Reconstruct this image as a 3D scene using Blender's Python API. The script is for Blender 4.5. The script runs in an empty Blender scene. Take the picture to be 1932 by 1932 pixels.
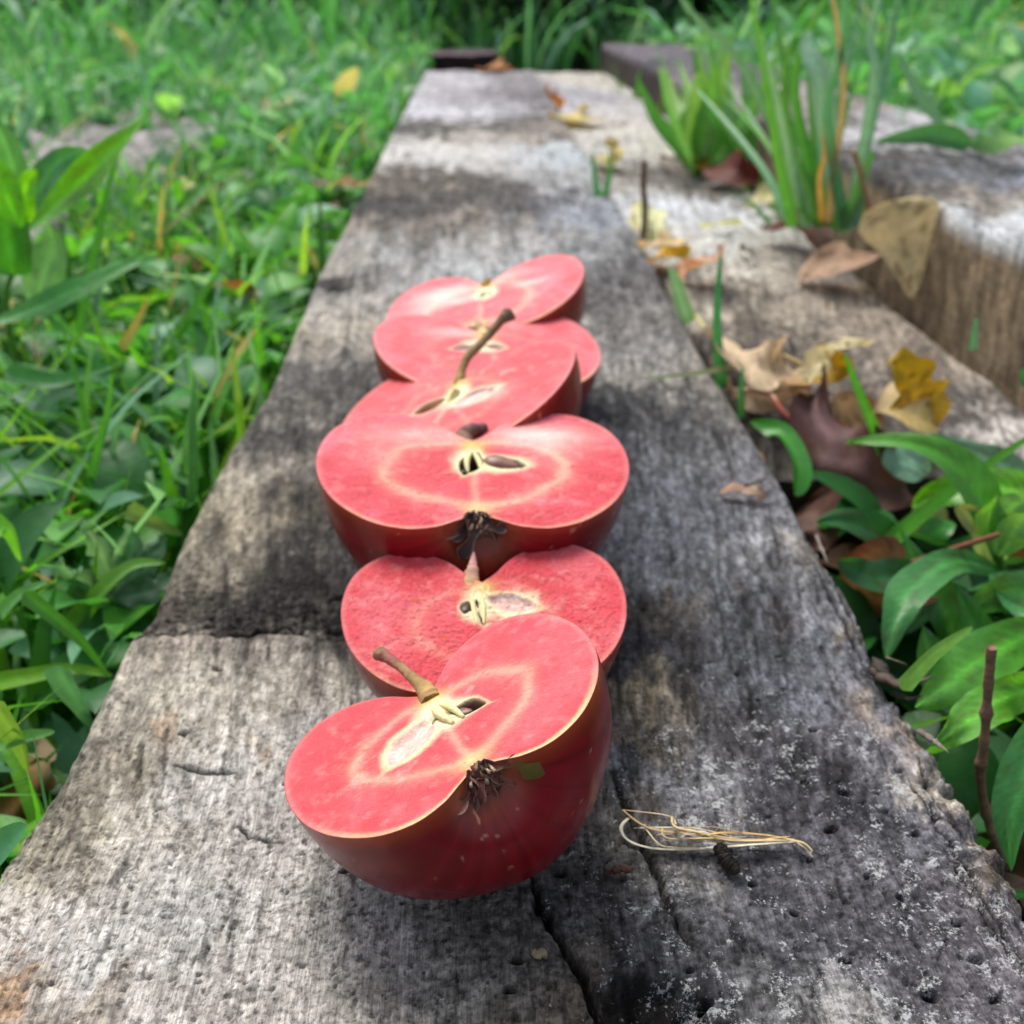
import bpy, math, random
import numpy as np
from mathutils import Vector
from math import sin, cos, radians, pi, atan, hypot

# ---------------------------------------------------------------- camera, sky, sun, exposure
scene = bpy.context.scene
col = scene.collection
F = 1932.0
TH = atan(997 / F); PSI = atan(69 / F * cos(TH)); H = 0.15509
cam_d = bpy.data.cameras.new("camera")
cam = bpy.data.objects.new("camera", cam_d); col.objects.link(cam)
cam.location = (0, 0, H)
cam.rotation_euler = (pi / 2 - TH, 0, -PSI)
cam_d.sensor_width = 36; cam_d.lens = 36.0
cam_d.clip_start = 0.01; cam_d.clip_end = 300
cam_d.dof.use_dof = True
cam_d.dof.focus_distance = 0.180
cam_d.dof.aperture_fstop = 20.5
scene.camera = cam

SUN_EL, SUN_AZ = radians(58), radians(-28)       # azimuth from +Y towards +X
world = bpy.data.worlds.new("World"); scene.world = world
world.use_nodes = True
nt = world.node_tree; bg = nt.nodes["Background"]
sky = nt.nodes.new("ShaderNodeTexSky"); sky.sky_type = 'NISHITA'; sky.sun_disc = False
sky.sun_elevation = SUN_EL; sky.sun_rotation = SUN_AZ
sky.air_density = 1.0; sky.dust_density = 4.0; sky.ozone_density = 0.6
hs = nt.nodes.new('ShaderNodeHueSaturation'); hs.inputs['Saturation'].default_value = 0.55     # thin cloud: paler blue
nt.links.new(sky.outputs[0], hs.inputs['Color']); nt.links.new(hs.outputs[0], bg.inputs[0]); bg.inputs[1].default_value = 0.14
sd = bpy.data.lights.new("sun", 'SUN'); sd.energy = 1.9; sd.angle = radians(26); sd.color = (1, 0.965, 0.91)
sun = bpy.data.objects.new("sun", sd); col.objects.link(sun)
sdir = Vector((sin(SUN_AZ) * cos(SUN_EL), cos(SUN_AZ) * cos(SUN_EL), sin(SUN_EL)))
sun.rotation_euler = sdir.to_track_quat('Z', 'Y').to_euler()
sun.location = (-1, 2, 3)
scene.view_settings.view_transform = 'Standard'
scene.view_settings.look = 'None'
scene.view_settings.exposure = 0.62
scene.view_settings.gamma = 1.0

# ---------------------------------------------------------------- helpers
fw = np.array([sin(PSI) * cos(TH), cos(PSI) * cos(TH), -sin(TH)])
rt = np.array([cos(PSI), -sin(PSI), 0.0])
upv = np.array([sin(PSI) * sin(TH), cos(PSI) * sin(TH), cos(TH)])
C0 = np.array([0, 0, H])


def ray(x, y): return fw + rt * (x - 966) / F - upv * (y - 966) / F


def onz(x, y, z=0.0):
    d = ray(x, y); return C0 + d * (z - H) / d[2]


def ony(x, y, Y):
    d = ray(x, y); return C0 + d * Y / d[1]


def lin(h):
    h = h.lstrip('#'); c = np.array([int(h[i:i + 2], 16) / 255 for i in (0, 2, 4)])
    return np.where(c <= .04045, c / 12.92, ((c + .055) / 1.055) ** 2.4)


def _h(ix, iy, seed):
    n = (ix.astype(np.int64) * 374761393 + iy.astype(np.int64) * 668265263 + seed * 974711) & 0x7fffffff
    n = ((n ^ (n >> 13)) * 1274126177) & 0x7fffffff
    n = n ^ (n >> 16)
    return (n & 0xffff) / 65535.0


def vn(x, y, seed=0):
    x, y = np.broadcast_arrays(np.asarray(x, float), np.asarray(y, float))
    ix = np.floor(x); iy = np.floor(y); fx = x - ix; fy = y - iy
    fx = fx * fx * (3 - 2 * fx); fy = fy * fy * (3 - 2 * fy)
    a = _h(ix, iy, seed); b = _h(ix + 1, iy, seed); c = _h(ix, iy + 1, seed); d = _h(ix + 1, iy + 1, seed)
    return (a + (b - a) * fx) * (1 - fy) + (c + (d - c) * fx) * fy


def fbm(x, y, seed=0, o=4):
    s = 0; a = 0.5; t = 0
    for k in range(o):
        s = s + a * vn(x * 2 ** k + 13.7 * k, y * 2 ** k - 7.1 * k, seed + k * 17); t += a; a *= .55
    return s / t


def ss(a, b, x):
    t = np.clip((x - a) / (b - a), 0, 1); return t * t * (3 - 2 * t)


def tag(o, label=None, cat=None, group=None, kind=None):
    if label: o['label'] = label
    if cat: o['category'] = cat
    if group: o['group'] = group
    if kind: o['kind'] = kind
    return o


def mesh(name, V, Fc, mat, parent=None, cols=None, smooth=True, origin=None):
    V = np.asarray(V, np.float64).reshape(-1, 3)
    if origin is None:
        origin = (0.0, 0.0, 0.0) if parent is not None else (float(V[:, 0].mean()), float(V[:, 1].mean()), float(V[:, 2].min()))
    if parent is not None:
        base = np.array(parent.get('_w', [0, 0, 0]))
        V = V - base
    else:
        V = V - np.array(origin)
    Fc = np.asarray(Fc, np.int32)
    me = bpy.data.meshes.new(name)
    me.vertices.add(len(V)); me.vertices.foreach_set('co', V.astype(np.float32).ravel())
    k = Fc.shape[1]
    me.loops.add(Fc.size); me.loops.foreach_set('vertex_index', Fc.ravel())
    me.polygons.add(len(Fc)); me.polygons.foreach_set('loop_start', np.arange(0, Fc.size, k, dtype=np.int32))
    me.polygons.foreach_set('use_smooth', np.full(len(Fc), smooth))
    me.update(calc_edges=True); me.validate()
    if cols is not None:
        for an, cv in (cols.items() if isinstance(cols, dict) else [('Col', cols)]):
            cv = np.asarray(cv, np.float32)
            if cv.ndim == 1: cv = np.repeat(cv[:, None], 3, 1)
            at = me.color_attributes.new(an, 'FLOAT_COLOR', 'POINT')
            at.data.foreach_set('color', np.c_[cv, np.ones(len(cv))].astype(np.float32).ravel())
    me.materials.append(mat)
    o = bpy.data.objects.new(name, me); col.objects.link(o)
    if parent is not None: o.parent = parent
    else:
        o.location = origin
        o['_w'] = [float(v) for v in origin]
    return o


def empty(name, loc):
    o = bpy.data.objects.new(name, None); col.objects.link(o); o.location = loc
    o.empty_display_size = .01
    o['_w'] = [float(v) for v in loc]
    return o


def grid_faces(nr, nc, off=0, wrap=False):
    i = np.arange(nr - 1)[:, None]; j = np.arange(nc if wrap else nc - 1)[None, :]
    a = i * nc + j; b = i * nc + (j + 1) % nc
    return np.stack([a, b, b + nc, a + nc], -1).reshape(-1, 4) + off


def catmull(P, n):
    P = np.asarray(P, float); m = len(P) - 1
    if m == 0: return P
    t = np.linspace(0, m, n); i = np.minimum(t.astype(int), m - 1); f = (t - i)[:, None]
    p0 = P[np.maximum(i - 1, 0)]; p1 = P[i]; p2 = P[i + 1]; p3 = P[np.minimum(i + 2, m)]
    return .5 * (2 * p1 + (p2 - p0) * f + (2 * p0 - 5 * p1 + 4 * p2 - p3) * f * f + (3 * p1 - p0 - 3 * p2 + p3) * f ** 3)


def norm(v): return v / (np.linalg.norm(v, axis=-1, keepdims=True) + 1e-12)


def tube(pts, rad, n=24, m=10, rough=0.0, seed=0, flat=1.0):
    p = catmull(pts, n); r = catmull(np.array(rad)[:, None], n)[:, 0]
    t = norm(np.gradient(p, axis=0)); ref = np.array([.31, .2, .93])
    a = norm(np.cross(t, ref)); b = np.cross(t, a)
    an = np.linspace(0, 2 * pi, m, endpoint=False)
    rr = r[:, None] * (1 + rough * (fbm(np.arange(n)[:, None] * .6, np.arange(m)[None] * .9, seed, 3) - .5) * 2)
    V = p[:, None] + a[:, None] * (np.cos(an) * rr)[..., None] + b[:, None] * (np.sin(an) * rr * flat)[..., None]
    V = V.reshape(-1, 3); Fc = grid_faces(n, m, wrap=True)
    V = np.vstack([V, p[0], p[-1]]); k = len(V)
    j = np.arange(m)
    cap = np.stack([j, (j + 1) % m, np.full(m, k - 2), np.full(m, k - 2)], -1)
    cap2 = np.stack([(n - 1) * m + j, (n - 1) * m + (j + 1) % m, np.full(m, k - 1), np.full(m, k - 1)], -1)
    tri = np.vstack([cap[:, :3], cap2[:, :3]])
    q = np.vstack([np.stack([Fc[:, 0], Fc[:, 1], Fc[:, 2]], -1), np.stack([Fc[:, 0], Fc[:, 2], Fc[:, 3]], -1), tri])
    return V, q


def join(parts):
    V = []; Fc = []; Cc = []; o = 0
    for p in parts:
        V.append(p[0]); Fc.append(np.asarray(p[1]) + o); o += len(p[0])
        if len(p) > 2: Cc.append(p[2])
    return (np.vstack(V), np.vstack(Fc)) + ((np.vstack(Cc),) if Cc else ())


# ---------------------------------------------------------------- materials
def newmat(name):
    m = bpy.data.materials.new(name); m.use_nodes = True
    n = m.node_tree; return m, n, n.nodes['Principled BSDF'], n.links


def noise_node(n, l, vec, scale, detail=4, rough=.6, stretch=None):
    if stretch:
        mp = n.nodes.new('ShaderNodeMapping'); mp.inputs['Scale'].default_value = stretch
        l.new(vec, mp.inputs[0]); vec = mp.outputs[0]
    t = n.nodes.new('ShaderNodeTexNoise'); t.inputs['Scale'].default_value = scale
    t.inputs['Detail'].default_value = detail; t.inputs['Roughness'].default_value = rough
    l.new(vec, t.inputs['Vector']); return t.outputs['Fac']


def ramp(n, l, fac, a, b, ca=(0, 0, 0, 1), cb=(1, 1, 1, 1)):
    r = n.nodes.new('ShaderNodeValToRGB'); r.color_ramp.elements[0].position = a; r.color_ramp.elements[1].position = b
    r.color_ramp.elements[0].color = ca; r.color_ramp.elements[1].color = cb
    l.new(fac, r.inputs[0]); return r.outputs[0]


def mixc(n, l, mode, fac, a, b):
    m = n.nodes.new('ShaderNodeMix'); m.data_type = 'RGBA'; m.blend_type = mode
    if isinstance(fac, (int, float)): m.inputs[0].default_value = fac
    else: l.new(fac, m.inputs[0])
    for s, v in ((m.inputs[6], a), (m.inputs[7], b)):
        if isinstance(v, tuple): s.default_value = v
        else: l.new(v, s)
    return m.outputs[2]


def bump(n, l, h, strength, dist, prev=None):
    b = n.nodes.new('ShaderNodeBump'); b.inputs['Strength'].default_value = strength; b.inputs['Distance'].default_value = dist
    l.new(h, b.inputs['Height'])
    if prev is not None: l.new(prev, b.inputs['Normal'])
    return b.outputs[0]


def attr(n, name):
    a = n.nodes.new('ShaderNodeAttribute'); a.attribute_name = name; return a


def coord(n):
    g = n.nodes.new('ShaderNodeNewGeometry'); return g.outputs['Position']


def wood_material():
    m, n, p, l = newmat('weathered_wood')
    c = attr(n, 'Col').outputs[0]; v = coord(n)
    g1 = noise_node(n, l, v, 1.0, 6, .68, (1100, 190, 600))      # short fibres
    g2 = noise_node(n, l, v, 1.0, 4, .6, (420, 22, 300))         # long grain
    g3 = noise_node(n, l, v, 800, 5, .72)                         # granular weathering
    g4 = noise_node(n, l, v, 260, 4, .65)
    g5 = noise_node(n, l, v, 1.0, 5, .7, (2400, 170, 1400))
    k5 = ramp(n, l, g5, .3, .7, (.5, .5, .5, 1), (1.5, 1.5, 1.5, 1))
    k1 = ramp(n, l, g1, .28, .72, (.62, .61, .60, 1), (1.42, 1.42, 1.42, 1))
    k2 = ramp(n, l, g2, .3, .7, (.80, .79, .78, 1), (1.18, 1.18, 1.19, 1))
    k3 = ramp(n, l, g3, .34, .52, (.28, .27, .26, 1), (1.22, 1.22, 1.22, 1))
    k4 = ramp(n, l, g4, .3, .7, (.78, .77, .75, 1), (1.2, 1.2, 1.2, 1))
    cc = mixc(n, l, 'MULTIPLY', .85, c, k1)
    cc = mixc(n, l, 'MULTIPLY', .8, cc, k5)
    cc = mixc(n, l, 'MULTIPLY', .9, cc, k2)
    cc = mixc(n, l, 'MULTIPLY', .85, cc, k3)
    cc = mixc(n, l, 'MULTIPLY', .9, cc, k4)
    # pale lichen flecks where the attribute allows them
    li = attr(n, 'Lich').outputs[2]
    f1 = noise_node(n, l, v, 1300, 4, .75)
    f2 = noise_node(n, l, v, 230, 4, .65)
    a1 = n.nodes.new('ShaderNodeMath'); a1.operation = 'MULTIPLY'; l.new(f1, a1.inputs[0]); l.new(f2, a1.inputs[1])
    a2 = n.nodes.new('ShaderNodeMath'); a2.operation = 'MULTIPLY_ADD'; l.new(li, a2.inputs[0]); a2.inputs[1].default_value = .105
    l.new(a1.outputs[0], a2.inputs[2])
    fm = ramp(n, l, a2.outputs[0], .375, .45)
    cc = mixc(n, l, 'MIX', fm, cc, (.42, .43, .43, 1))
    l.new(cc, p.inputs['Base Color'])
    p.inputs['Roughness'].default_value = .85
    p.inputs['Specular IOR Level'].default_value = .2
    b = bump(n, l, g2, .4, .0008)
    b = bump(n, l, g4, .4, .0006, b)
    b = bump(n, l, g1, .8, .0008, b)
    b = bump(n, l, g5, .6, .0005, b)
    b = bump(n, l, g3, .75, .0006, b)
    l.new(b, p.inputs['Normal'])
    return m


def leaf_material(name='leaf_tissue', trans=.4, rough=.38, veins=True, spec=.5, tint=(1.5, 1.35, .7, 1)):
    m, n, p, l = newmat(name)
    c = attr(n, 'Col').outputs[0]; v = coord(n)
    g = noise_node(n, l, v, 160, 3, .6)
    k = ramp(n, l, g, .25, .75, (.72, .76, .7, 1), (1.25, 1.2, 1.15, 1))
    cc = mixc(n, l, 'MULTIPLY', .8, c, k)
    l.new(cc, p.inputs['Base Color']); p.inputs['Roughness'].default_value = rough
    p.inputs['Specular IOR Level'].default_value = spec
    g2 = noise_node(n, l, v, 420, 3, .6)
    l.new(bump(n, l, g2, .35, .0008), p.inputs['Normal'])
    t = n.nodes.new('ShaderNodeBsdfTranslucent')
    tc = mixc(n, l, 'MULTIPLY', 1.0, cc, tint); l.new(tc, t.inputs[0])
    mx = n.nodes.new('ShaderNodeMixShader'); mx.inputs[0].default_value = trans
    l.new(p.outputs[0], mx.inputs[1]); l.new(t.outputs[0], mx.inputs[2])
    l.new(mx.outputs[0], n.nodes['Material Output'].inputs[0])
    return m


def col_material(name, rough=.6, spec=.4, bscale=900, bstr=.4, bdist=.0004, sss=0.0, coat=0.0, noise=(.75, 1.25), nscale=350):
    m, n, p, l = newmat(name)
    c = attr(n, 'Col').outputs[0]; v = coord(n)
    g = noise_node(n, l, v, nscale, 4, .65)
    k = ramp(n, l, g, .25, .75, (noise[0],) * 3 + (1,), (noise[1],) * 3 + (1,))
    cc = mixc(n, l, 'MULTIPLY', 1.0, c, k); l.new(cc, p.inputs['Base Color'])
    p.inputs['Roughness'].default_value = rough; p.inputs['Specular IOR Level'].default_value = spec
    if sss:
        p.inputs['Subsurface Weight'].default_value = sss; p.inputs['Subsurface Radius'].default_value = (1, .4, .3)
        p.inputs['Subsurface Scale'].default_value = .002
    if coat:
        p.inputs['Coat Weight'].default_value = coat; p.inputs['Coat Roughness'].default_value = .25
    g2 = noise_node(n, l, v, bscale, 4, .65)
    l.new(bump(n, l, g2, bstr, bdist), p.inputs['Normal'])
    return m


WOOD = wood_material()
LEAF = leaf_material()
GRASS = leaf_material('grass_tissue', .45, .42, spec=.32)
DRY = leaf_material('dry_leaf_tissue', .32, .6, spec=.3, tint=(1.25, 1.1, .9, 1))
FLESH = col_material('apple_flesh', .42, .45, 1700, .7, .0007, sss=.15, noise=(.76, 1.2), nscale=1200)
FLESH_ROUGH = col_material('apple_flesh_coarse', .5, .4, 1500, .85, .0009, sss=.12, noise=(.72, 1.25), nscale=1300)
SKIN = col_material('apple_skin', .26, .30, 500, .08, .0003, coat=0, noise=(.85, 1.15), nscale=260)
SEED = col_material('seed_shell', .42, .45, 700, .2, .0002)
BARK = col_material('twig_bark', .7, .3, 1200, .6, .0006)
STRAW = col_material('straw', .5, .4, 1600, .3, .0002)

# ---------------------------------------------------------------- ground
ma, n_, p_, l_ = newmat('soil_litter')
vv = coord(n_)
a_ = noise_node(n_, l_, vv, 60, 6, .7); b_ = noise_node(n_, l_, vv, 9, 4, .6)
c1 = ramp(n_, l_, a_, .3, .7, (.012, .010, .006, 1), (.06, .045, .025, 1))
c2 = mixc(n_, l_, 'MIX', ramp(n_, l_, b_, .45, .6), c1, (.02, .045, .012, 1))
l_.new(c2, p_.inputs['Base Color']); p_.inputs['Roughness'].default_value = .95
l_.new(bump(n_, l_, a_, 1, .02), p_.inputs['Normal'])
GZ = -0.085
S = 60
tag(mesh('ground', [(-S, -S, GZ), (S, -S, GZ), (S, S, GZ), (-S, S, GZ)], [[0, 1, 2, 3]], ma, smooth=False), kind='structure')

# ---------------------------------------------------------------- timber beams
def field(ctrl, z):
    """stain map: control colours placed on the timber, blended with irregular borders"""
    P = np.array([onz(c[0], c[1], z)[:2] for c in ctrl]); U = np.c_[P[:, 0], np.log(P[:, 1])]
    Cc = np.array([lin(c[2]) for c in ctrl]); s = np.array([c[3] if len(c) > 3 else 1.0 for c in ctrl])

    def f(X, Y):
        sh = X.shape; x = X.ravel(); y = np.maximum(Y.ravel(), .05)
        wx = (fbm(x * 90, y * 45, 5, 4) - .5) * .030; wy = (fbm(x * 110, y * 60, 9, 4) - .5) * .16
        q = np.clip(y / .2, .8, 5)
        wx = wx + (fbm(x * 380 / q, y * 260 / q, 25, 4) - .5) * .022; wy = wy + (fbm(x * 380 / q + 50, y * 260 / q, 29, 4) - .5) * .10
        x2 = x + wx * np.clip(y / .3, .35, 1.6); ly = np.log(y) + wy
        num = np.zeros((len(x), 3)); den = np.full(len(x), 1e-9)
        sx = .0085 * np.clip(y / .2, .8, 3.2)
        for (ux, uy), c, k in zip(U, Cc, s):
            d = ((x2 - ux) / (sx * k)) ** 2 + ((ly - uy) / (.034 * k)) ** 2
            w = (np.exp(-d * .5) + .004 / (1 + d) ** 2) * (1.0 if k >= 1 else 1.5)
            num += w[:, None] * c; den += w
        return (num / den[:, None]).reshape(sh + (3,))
    return f


def polyd(X, Y, pts):
    d = np.full(X.shape, 1e9); tt = np.zeros(X.shape)
    n = len(pts) - 1
    for i in range(n):
        a = pts[i]; b = pts[i + 1]; ab = b - a; L2 = ab @ ab
        t = np.clip(((X - a[0]) * ab[0] + (Y - a[1]) * ab[1]) / L2, 0, 1)
        dd = np.hypot(X - a[0] - t * ab[0], Y - a[1] - t * ab[1])
        m = dd < d; d = np.where(m, dd, d); tt = np.where(m, (i + t) / n, tt)
    return d, tt


def beam(name, label, x0, x1, ys, nx, ztop, zbot, top, side, hgt, el=None, er=None, r=.004, group=None, lich=None, cat='timber beam'):
    ys = np.asarray(ys); ny = len(ys)
    el = np.zeros(ny) if el is None else el; er = np.zeros(ny) if er is None else er
    a = (x0 + el)[:, None]; b = (x1 + er)[:, None]
    u = np.linspace(0, 1, nx)
    X = a + (b - a) * u; Y = np.repeat(ys[:, None], nx, 1)
    dl = X - a; dr = b - X; d = np.minimum(dl, dr)
    Z = ztop + hgt(X, Y) - r * (1 - np.sqrt(np.clip(1 - (1 - np.clip(d / r, 0, 1)) ** 2, 0, 1)))
    ct = top(X, Y)
    ns = 16; q = np.linspace(0, 1, ns + 1)[:-1]
    zl = zbot + (Z[:, :1] - zbot) * q; zr = zbot + (Z[:, -1:] - zbot) * q[::-1]
    nl = (fbm(Y[:, :1] * 60, zl * 220, 31, 4) - .5) * .004 * (1 - q ** 4)
    nr_ = (fbm(Y[:, :1] * 60, zr * 220, 47, 4) - .5) * .004 * (1 - q[::-1] ** 4)
    XX = np.hstack([a + nl, X, b + nr_]); YY = np.repeat(ys[:, None], XX.shape[1], 1); ZZ = np.hstack([zl, Z, zr])
    CC = np.concatenate([side(YY[:, :ns], zl, 0), ct, side(YY[:, :ns], zr, 1)], 1)
    li = np.zeros(XX.shape)
    if lich is not None: li[:, ns:-ns] = lich(X, Y)
    V = np.stack([XX, YY, ZZ], -1).reshape(-1, 3); nc = XX.shape[1]
    Fc = grid_faces(ny, nc)
    parts = [(V, Fc, np.c_[CC.reshape(-1, 3), li.reshape(-1)])]
    for e, row in ((0, 0), (1, ny - 1)):                      # end faces
        k = 10; qq = np.linspace(0, 1, k)[:, None]
        xe = np.repeat(X[row][None], k, 0); ze = zbot + (Z[row][None] - zbot) * (1 - qq)
        ye = ys[row] + (fbm(xe * 300, ze * 300, 77, 3) - .5) * .003 * (qq > 0)
        Ve = np.stack([xe, ye + 0 * xe, ze], -1).reshape(-1, 3)
        ce = side(xe * 3, ze, 2).reshape(-1, 3)
        fe = grid_faces(k, nx)
        parts.append((Ve, fe[:, ::-1] if e == 0 else fe, np.c_[ce, np.zeros(len(ce))]))
    V, Fc, CC = join(parts)
    CC[:, :3] = .98 * np.clip(CC[:, :3], 0, 1) ** 1.08
    o = mesh(name, V, Fc, WOOD, cols={'Col': np.clip(CC[:, :3], .004, .9), 'Lich': CC[:, 3]})
    return tag(o, label, cat, group)


KW = np.array([1.0, 1.005, 0.98])


def weather(c, X, Y, seed, amp=1.0, fib=1.0):
    """ragged, speckled staining, fibres and small checks on top of the smooth stain map"""
    s = np.clip(Y / .2, .8, 8)
    lum = (c @ np.array([.2126, .7152, .0722]))[..., None]
    hue = c / lum; hue = 1 + (hue - 1) * .95
    g = lum[..., 0] ** (1 / 2.2)
    n = lambda a, b, k, o=4: np.clip((fbm(X * a, Y * b, seed + k, o) - .5) * 3.4, -1.2, 1.2)
    X0_, Y0_ = X, Y; X = X0_ + .22 * Y0_; Y = Y0_ - .31 * X0_
    d = .032 * n(75 / s ** .3, 52 / s ** .3, 0) + .036 * n(260 / s ** .6, 170 / s ** .6, 1)
    X = X0_ * .8 + Y0_ * .6; Y = Y0_ * .8 - X0_ * .6
    d = d + .058 * n(800 / s ** .6, 800 / s ** .6, 2, 3)
    X, Y = X0_, Y0_
    d = d + .018 * fib * n(900 / s ** .6, 45 / s, 3, 3)
    g = g + d * amp * (1.0 + .7 * (1 - g))
    wx = (fbm(X * 200, Y * 200, seed + 7, 3) - .5) * .004
    chk = ss(.70, .77, fbm(X * 620 / s ** .5, Y * 90 / s ** .5, seed + 5, 3)) * .8 + ss(.71, .77, fbm(X * 260 / s ** .5, (Y + wx) * 800 / s ** .5, seed + 6, 3)) * .5
    g = g - .075 * ss(.68, .40, g)
    g = g * (1 - .42 * np.clip(chk, 0, 1) * amp)
    return np.clip(g, .10, .84)[..., None] ** 2.2 * hue
def edge_x(pts, ys, x0, z=0.0, jit=.0012, seed=3):
    P = np.array([onz(a, b, z)[:2] for a, b in pts]); P = P[P[:, 1].argsort()]
    e = np.interp(np.log(ys), np.log(P[:, 1]), P[:, 0]) - x0
    s = np.clip(ys / .25, .7, 4)
    return e + (fbm(ys * 190 / s, ys * 0, seed, 5) - .5) * jit * 2.2 * s ** .5


MAIN = [
 (60,1700,'b3aea8'),(200,1800,'bab8b6'),(100,1900,'a89f96'),(30,1885,'b0906f',.4),(350,1900,'b6b2ae'),(500,1800,'b2afac'),(600,1900,'aaa6a2'),
 (300,1600,'aeaaa3'),(450,1500,'b4b2af'),(400,1400,'a8a49c'),(500,1300,'a19d94'),(300,1300,'a9a499'),(250,1420,'9b958a'),(560,1260,'928d86'),
 (420,1235,'918982'),(260,1260,'9c948a'),(120,1500,'8d877a'),(100,1640,'9a9486'),(270,1400,'a98f77',.35),(520,1430,'a8927c',.3),(420,1700,'b8b6b5'),(250,1680,'b5b2ae'),
 (560,1400,'a7a5a2'),(520,1600,'aca9a6'),(660,1450,'9d9b98'),(620,1680,'a6a4a1'),(700,1780,'a09c9a'),(800,1880,'94908b'),
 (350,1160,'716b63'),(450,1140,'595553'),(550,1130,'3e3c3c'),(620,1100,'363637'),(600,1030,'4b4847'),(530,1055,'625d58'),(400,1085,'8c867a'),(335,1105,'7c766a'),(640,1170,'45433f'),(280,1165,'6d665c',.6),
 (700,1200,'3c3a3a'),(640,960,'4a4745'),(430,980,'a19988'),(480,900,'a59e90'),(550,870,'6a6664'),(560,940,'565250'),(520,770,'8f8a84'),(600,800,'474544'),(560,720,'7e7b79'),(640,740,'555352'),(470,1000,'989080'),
 (590,650,'97928c'),(620,600,'a3a09c'),(680,560,'84817e'),(570,630,'a89f90'),(640,537,'1f1f24',.4),(700,500,'8b8987'),(850,500,'a9acb0'),(750,470,'a4a6a9'),(640,500,'9c958c'),(900,520,'9a9b9d'),
 (680,440,'8c857c'),(780,440,'706c69'),(900,450,'85817c'),(1000,460,'a2a2a3'),(1100,460,'85868a'),(730,390,'474547'),(800,400,'6a6461'),(900,385,'6b6460'),(1000,385,'656467'),(1080,400,'8f95a0'),(870,420,'9b928a',.7),
 (850,340,'635e59'),(750,345,'7b726a'),(950,310,'b0aeae'),(800,290,'bbb9b9'),(900,260,'a5a19c'),(850,238,'6c6764'),(950,233,'605e60'),(1020,245,'8b837c'),(800,210,'b6b6c0'),(900,213,'b6b6bd'),(960,205,'8f8f96',.7),(850,160,'a6a4ac'),(950,180,'827d83'),(1000,150,'8c888e'),(900,185,'96939b'),(1050,300,'a8b0b8'),(1060,340,'98999c'),
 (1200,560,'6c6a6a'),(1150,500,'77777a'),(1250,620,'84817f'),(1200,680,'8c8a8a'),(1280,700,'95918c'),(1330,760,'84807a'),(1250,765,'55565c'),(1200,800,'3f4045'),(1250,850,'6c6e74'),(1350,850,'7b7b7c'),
 (1200,900,'585d66'),(1300,930,'6e717a'),(1400,900,'83838a'),(1250,1020,'686c76'),(1400,1050,'75777e'),(1500,1050,'8b8b8e'),(1350,1150,'60636c'),(1500,1150,'6c6f78'),(1230,1160,'625d58'),(1250,1240,'4c4b51'),  # last tone holds a little of the apple's shade
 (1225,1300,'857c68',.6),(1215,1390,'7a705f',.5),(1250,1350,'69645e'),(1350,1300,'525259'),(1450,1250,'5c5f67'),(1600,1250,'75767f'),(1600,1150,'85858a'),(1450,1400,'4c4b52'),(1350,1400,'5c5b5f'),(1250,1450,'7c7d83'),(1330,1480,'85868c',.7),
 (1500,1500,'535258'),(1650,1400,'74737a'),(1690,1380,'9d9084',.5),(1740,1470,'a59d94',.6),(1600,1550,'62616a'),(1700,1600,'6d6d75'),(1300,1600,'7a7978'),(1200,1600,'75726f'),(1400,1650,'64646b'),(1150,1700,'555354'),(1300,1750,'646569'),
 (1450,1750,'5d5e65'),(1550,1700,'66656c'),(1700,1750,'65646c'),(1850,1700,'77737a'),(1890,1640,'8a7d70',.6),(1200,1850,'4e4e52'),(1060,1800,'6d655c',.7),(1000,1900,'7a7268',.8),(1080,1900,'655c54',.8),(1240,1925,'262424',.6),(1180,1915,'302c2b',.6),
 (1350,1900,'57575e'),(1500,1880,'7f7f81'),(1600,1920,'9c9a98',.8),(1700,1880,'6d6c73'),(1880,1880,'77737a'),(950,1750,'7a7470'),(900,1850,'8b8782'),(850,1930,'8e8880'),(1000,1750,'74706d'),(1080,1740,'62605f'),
 (1120,1560,'6e6c6a'),(1560,1020,'8d867c',.5),(1640,1220,'877d70',.4),(1470,1150,'5e5348',.35),
]
fm = field(MAIN, 0.0)
ysm = [0.03]
while ysm[-1] < 2.22: ysm.append(ysm[-1] + max(.00036, .0027 * ysm[-1] * (1 if ysm[-1] < .6 else 2.2)))
ysm = np.array(ysm)
LE = [(-60,1755),(20,1600),(110,1480),(160,1385),(189,1318),(212,1274),(228,1225),(241,1206),(262,1178),(291,1142),(312,1083),(347,1010),(376,954),(432,849),(500,748),(560,620),(605,510),(655,420),(700,330),(735,262),(765,205),(800,140)]
RE = [(2010,1785),(1932,1662),(1890,1592),(1830,1500),(1792,1436),(1772,1402),(1745,1372),(1712,1330),(1688,1288),(1660,1255),(1640,1200),(1600,1120),(1560,1058),(1520,985),(1480,912),(1440,850),(1400,790),(1350,710),(1300,620),(1250,532),(1200,440),(1165,390),(1130,330),(1108,290),(1086,262),(1048,200),(1012,140)]
X0, X1 = -.096, .105
elm = edge_x(LE, ysm, X0, seed=3); erm = edge_x(RE, ysm, X1, seed=8, jit=.0016)
erm += np.where((ysm > .13) & (ysm < .215), (vn(ysm * 420, ysm * 0, 5) - .6) * .0028, 0)
Pz = lambda L: [onz(a, b)[:2] for a, b in L]
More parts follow.
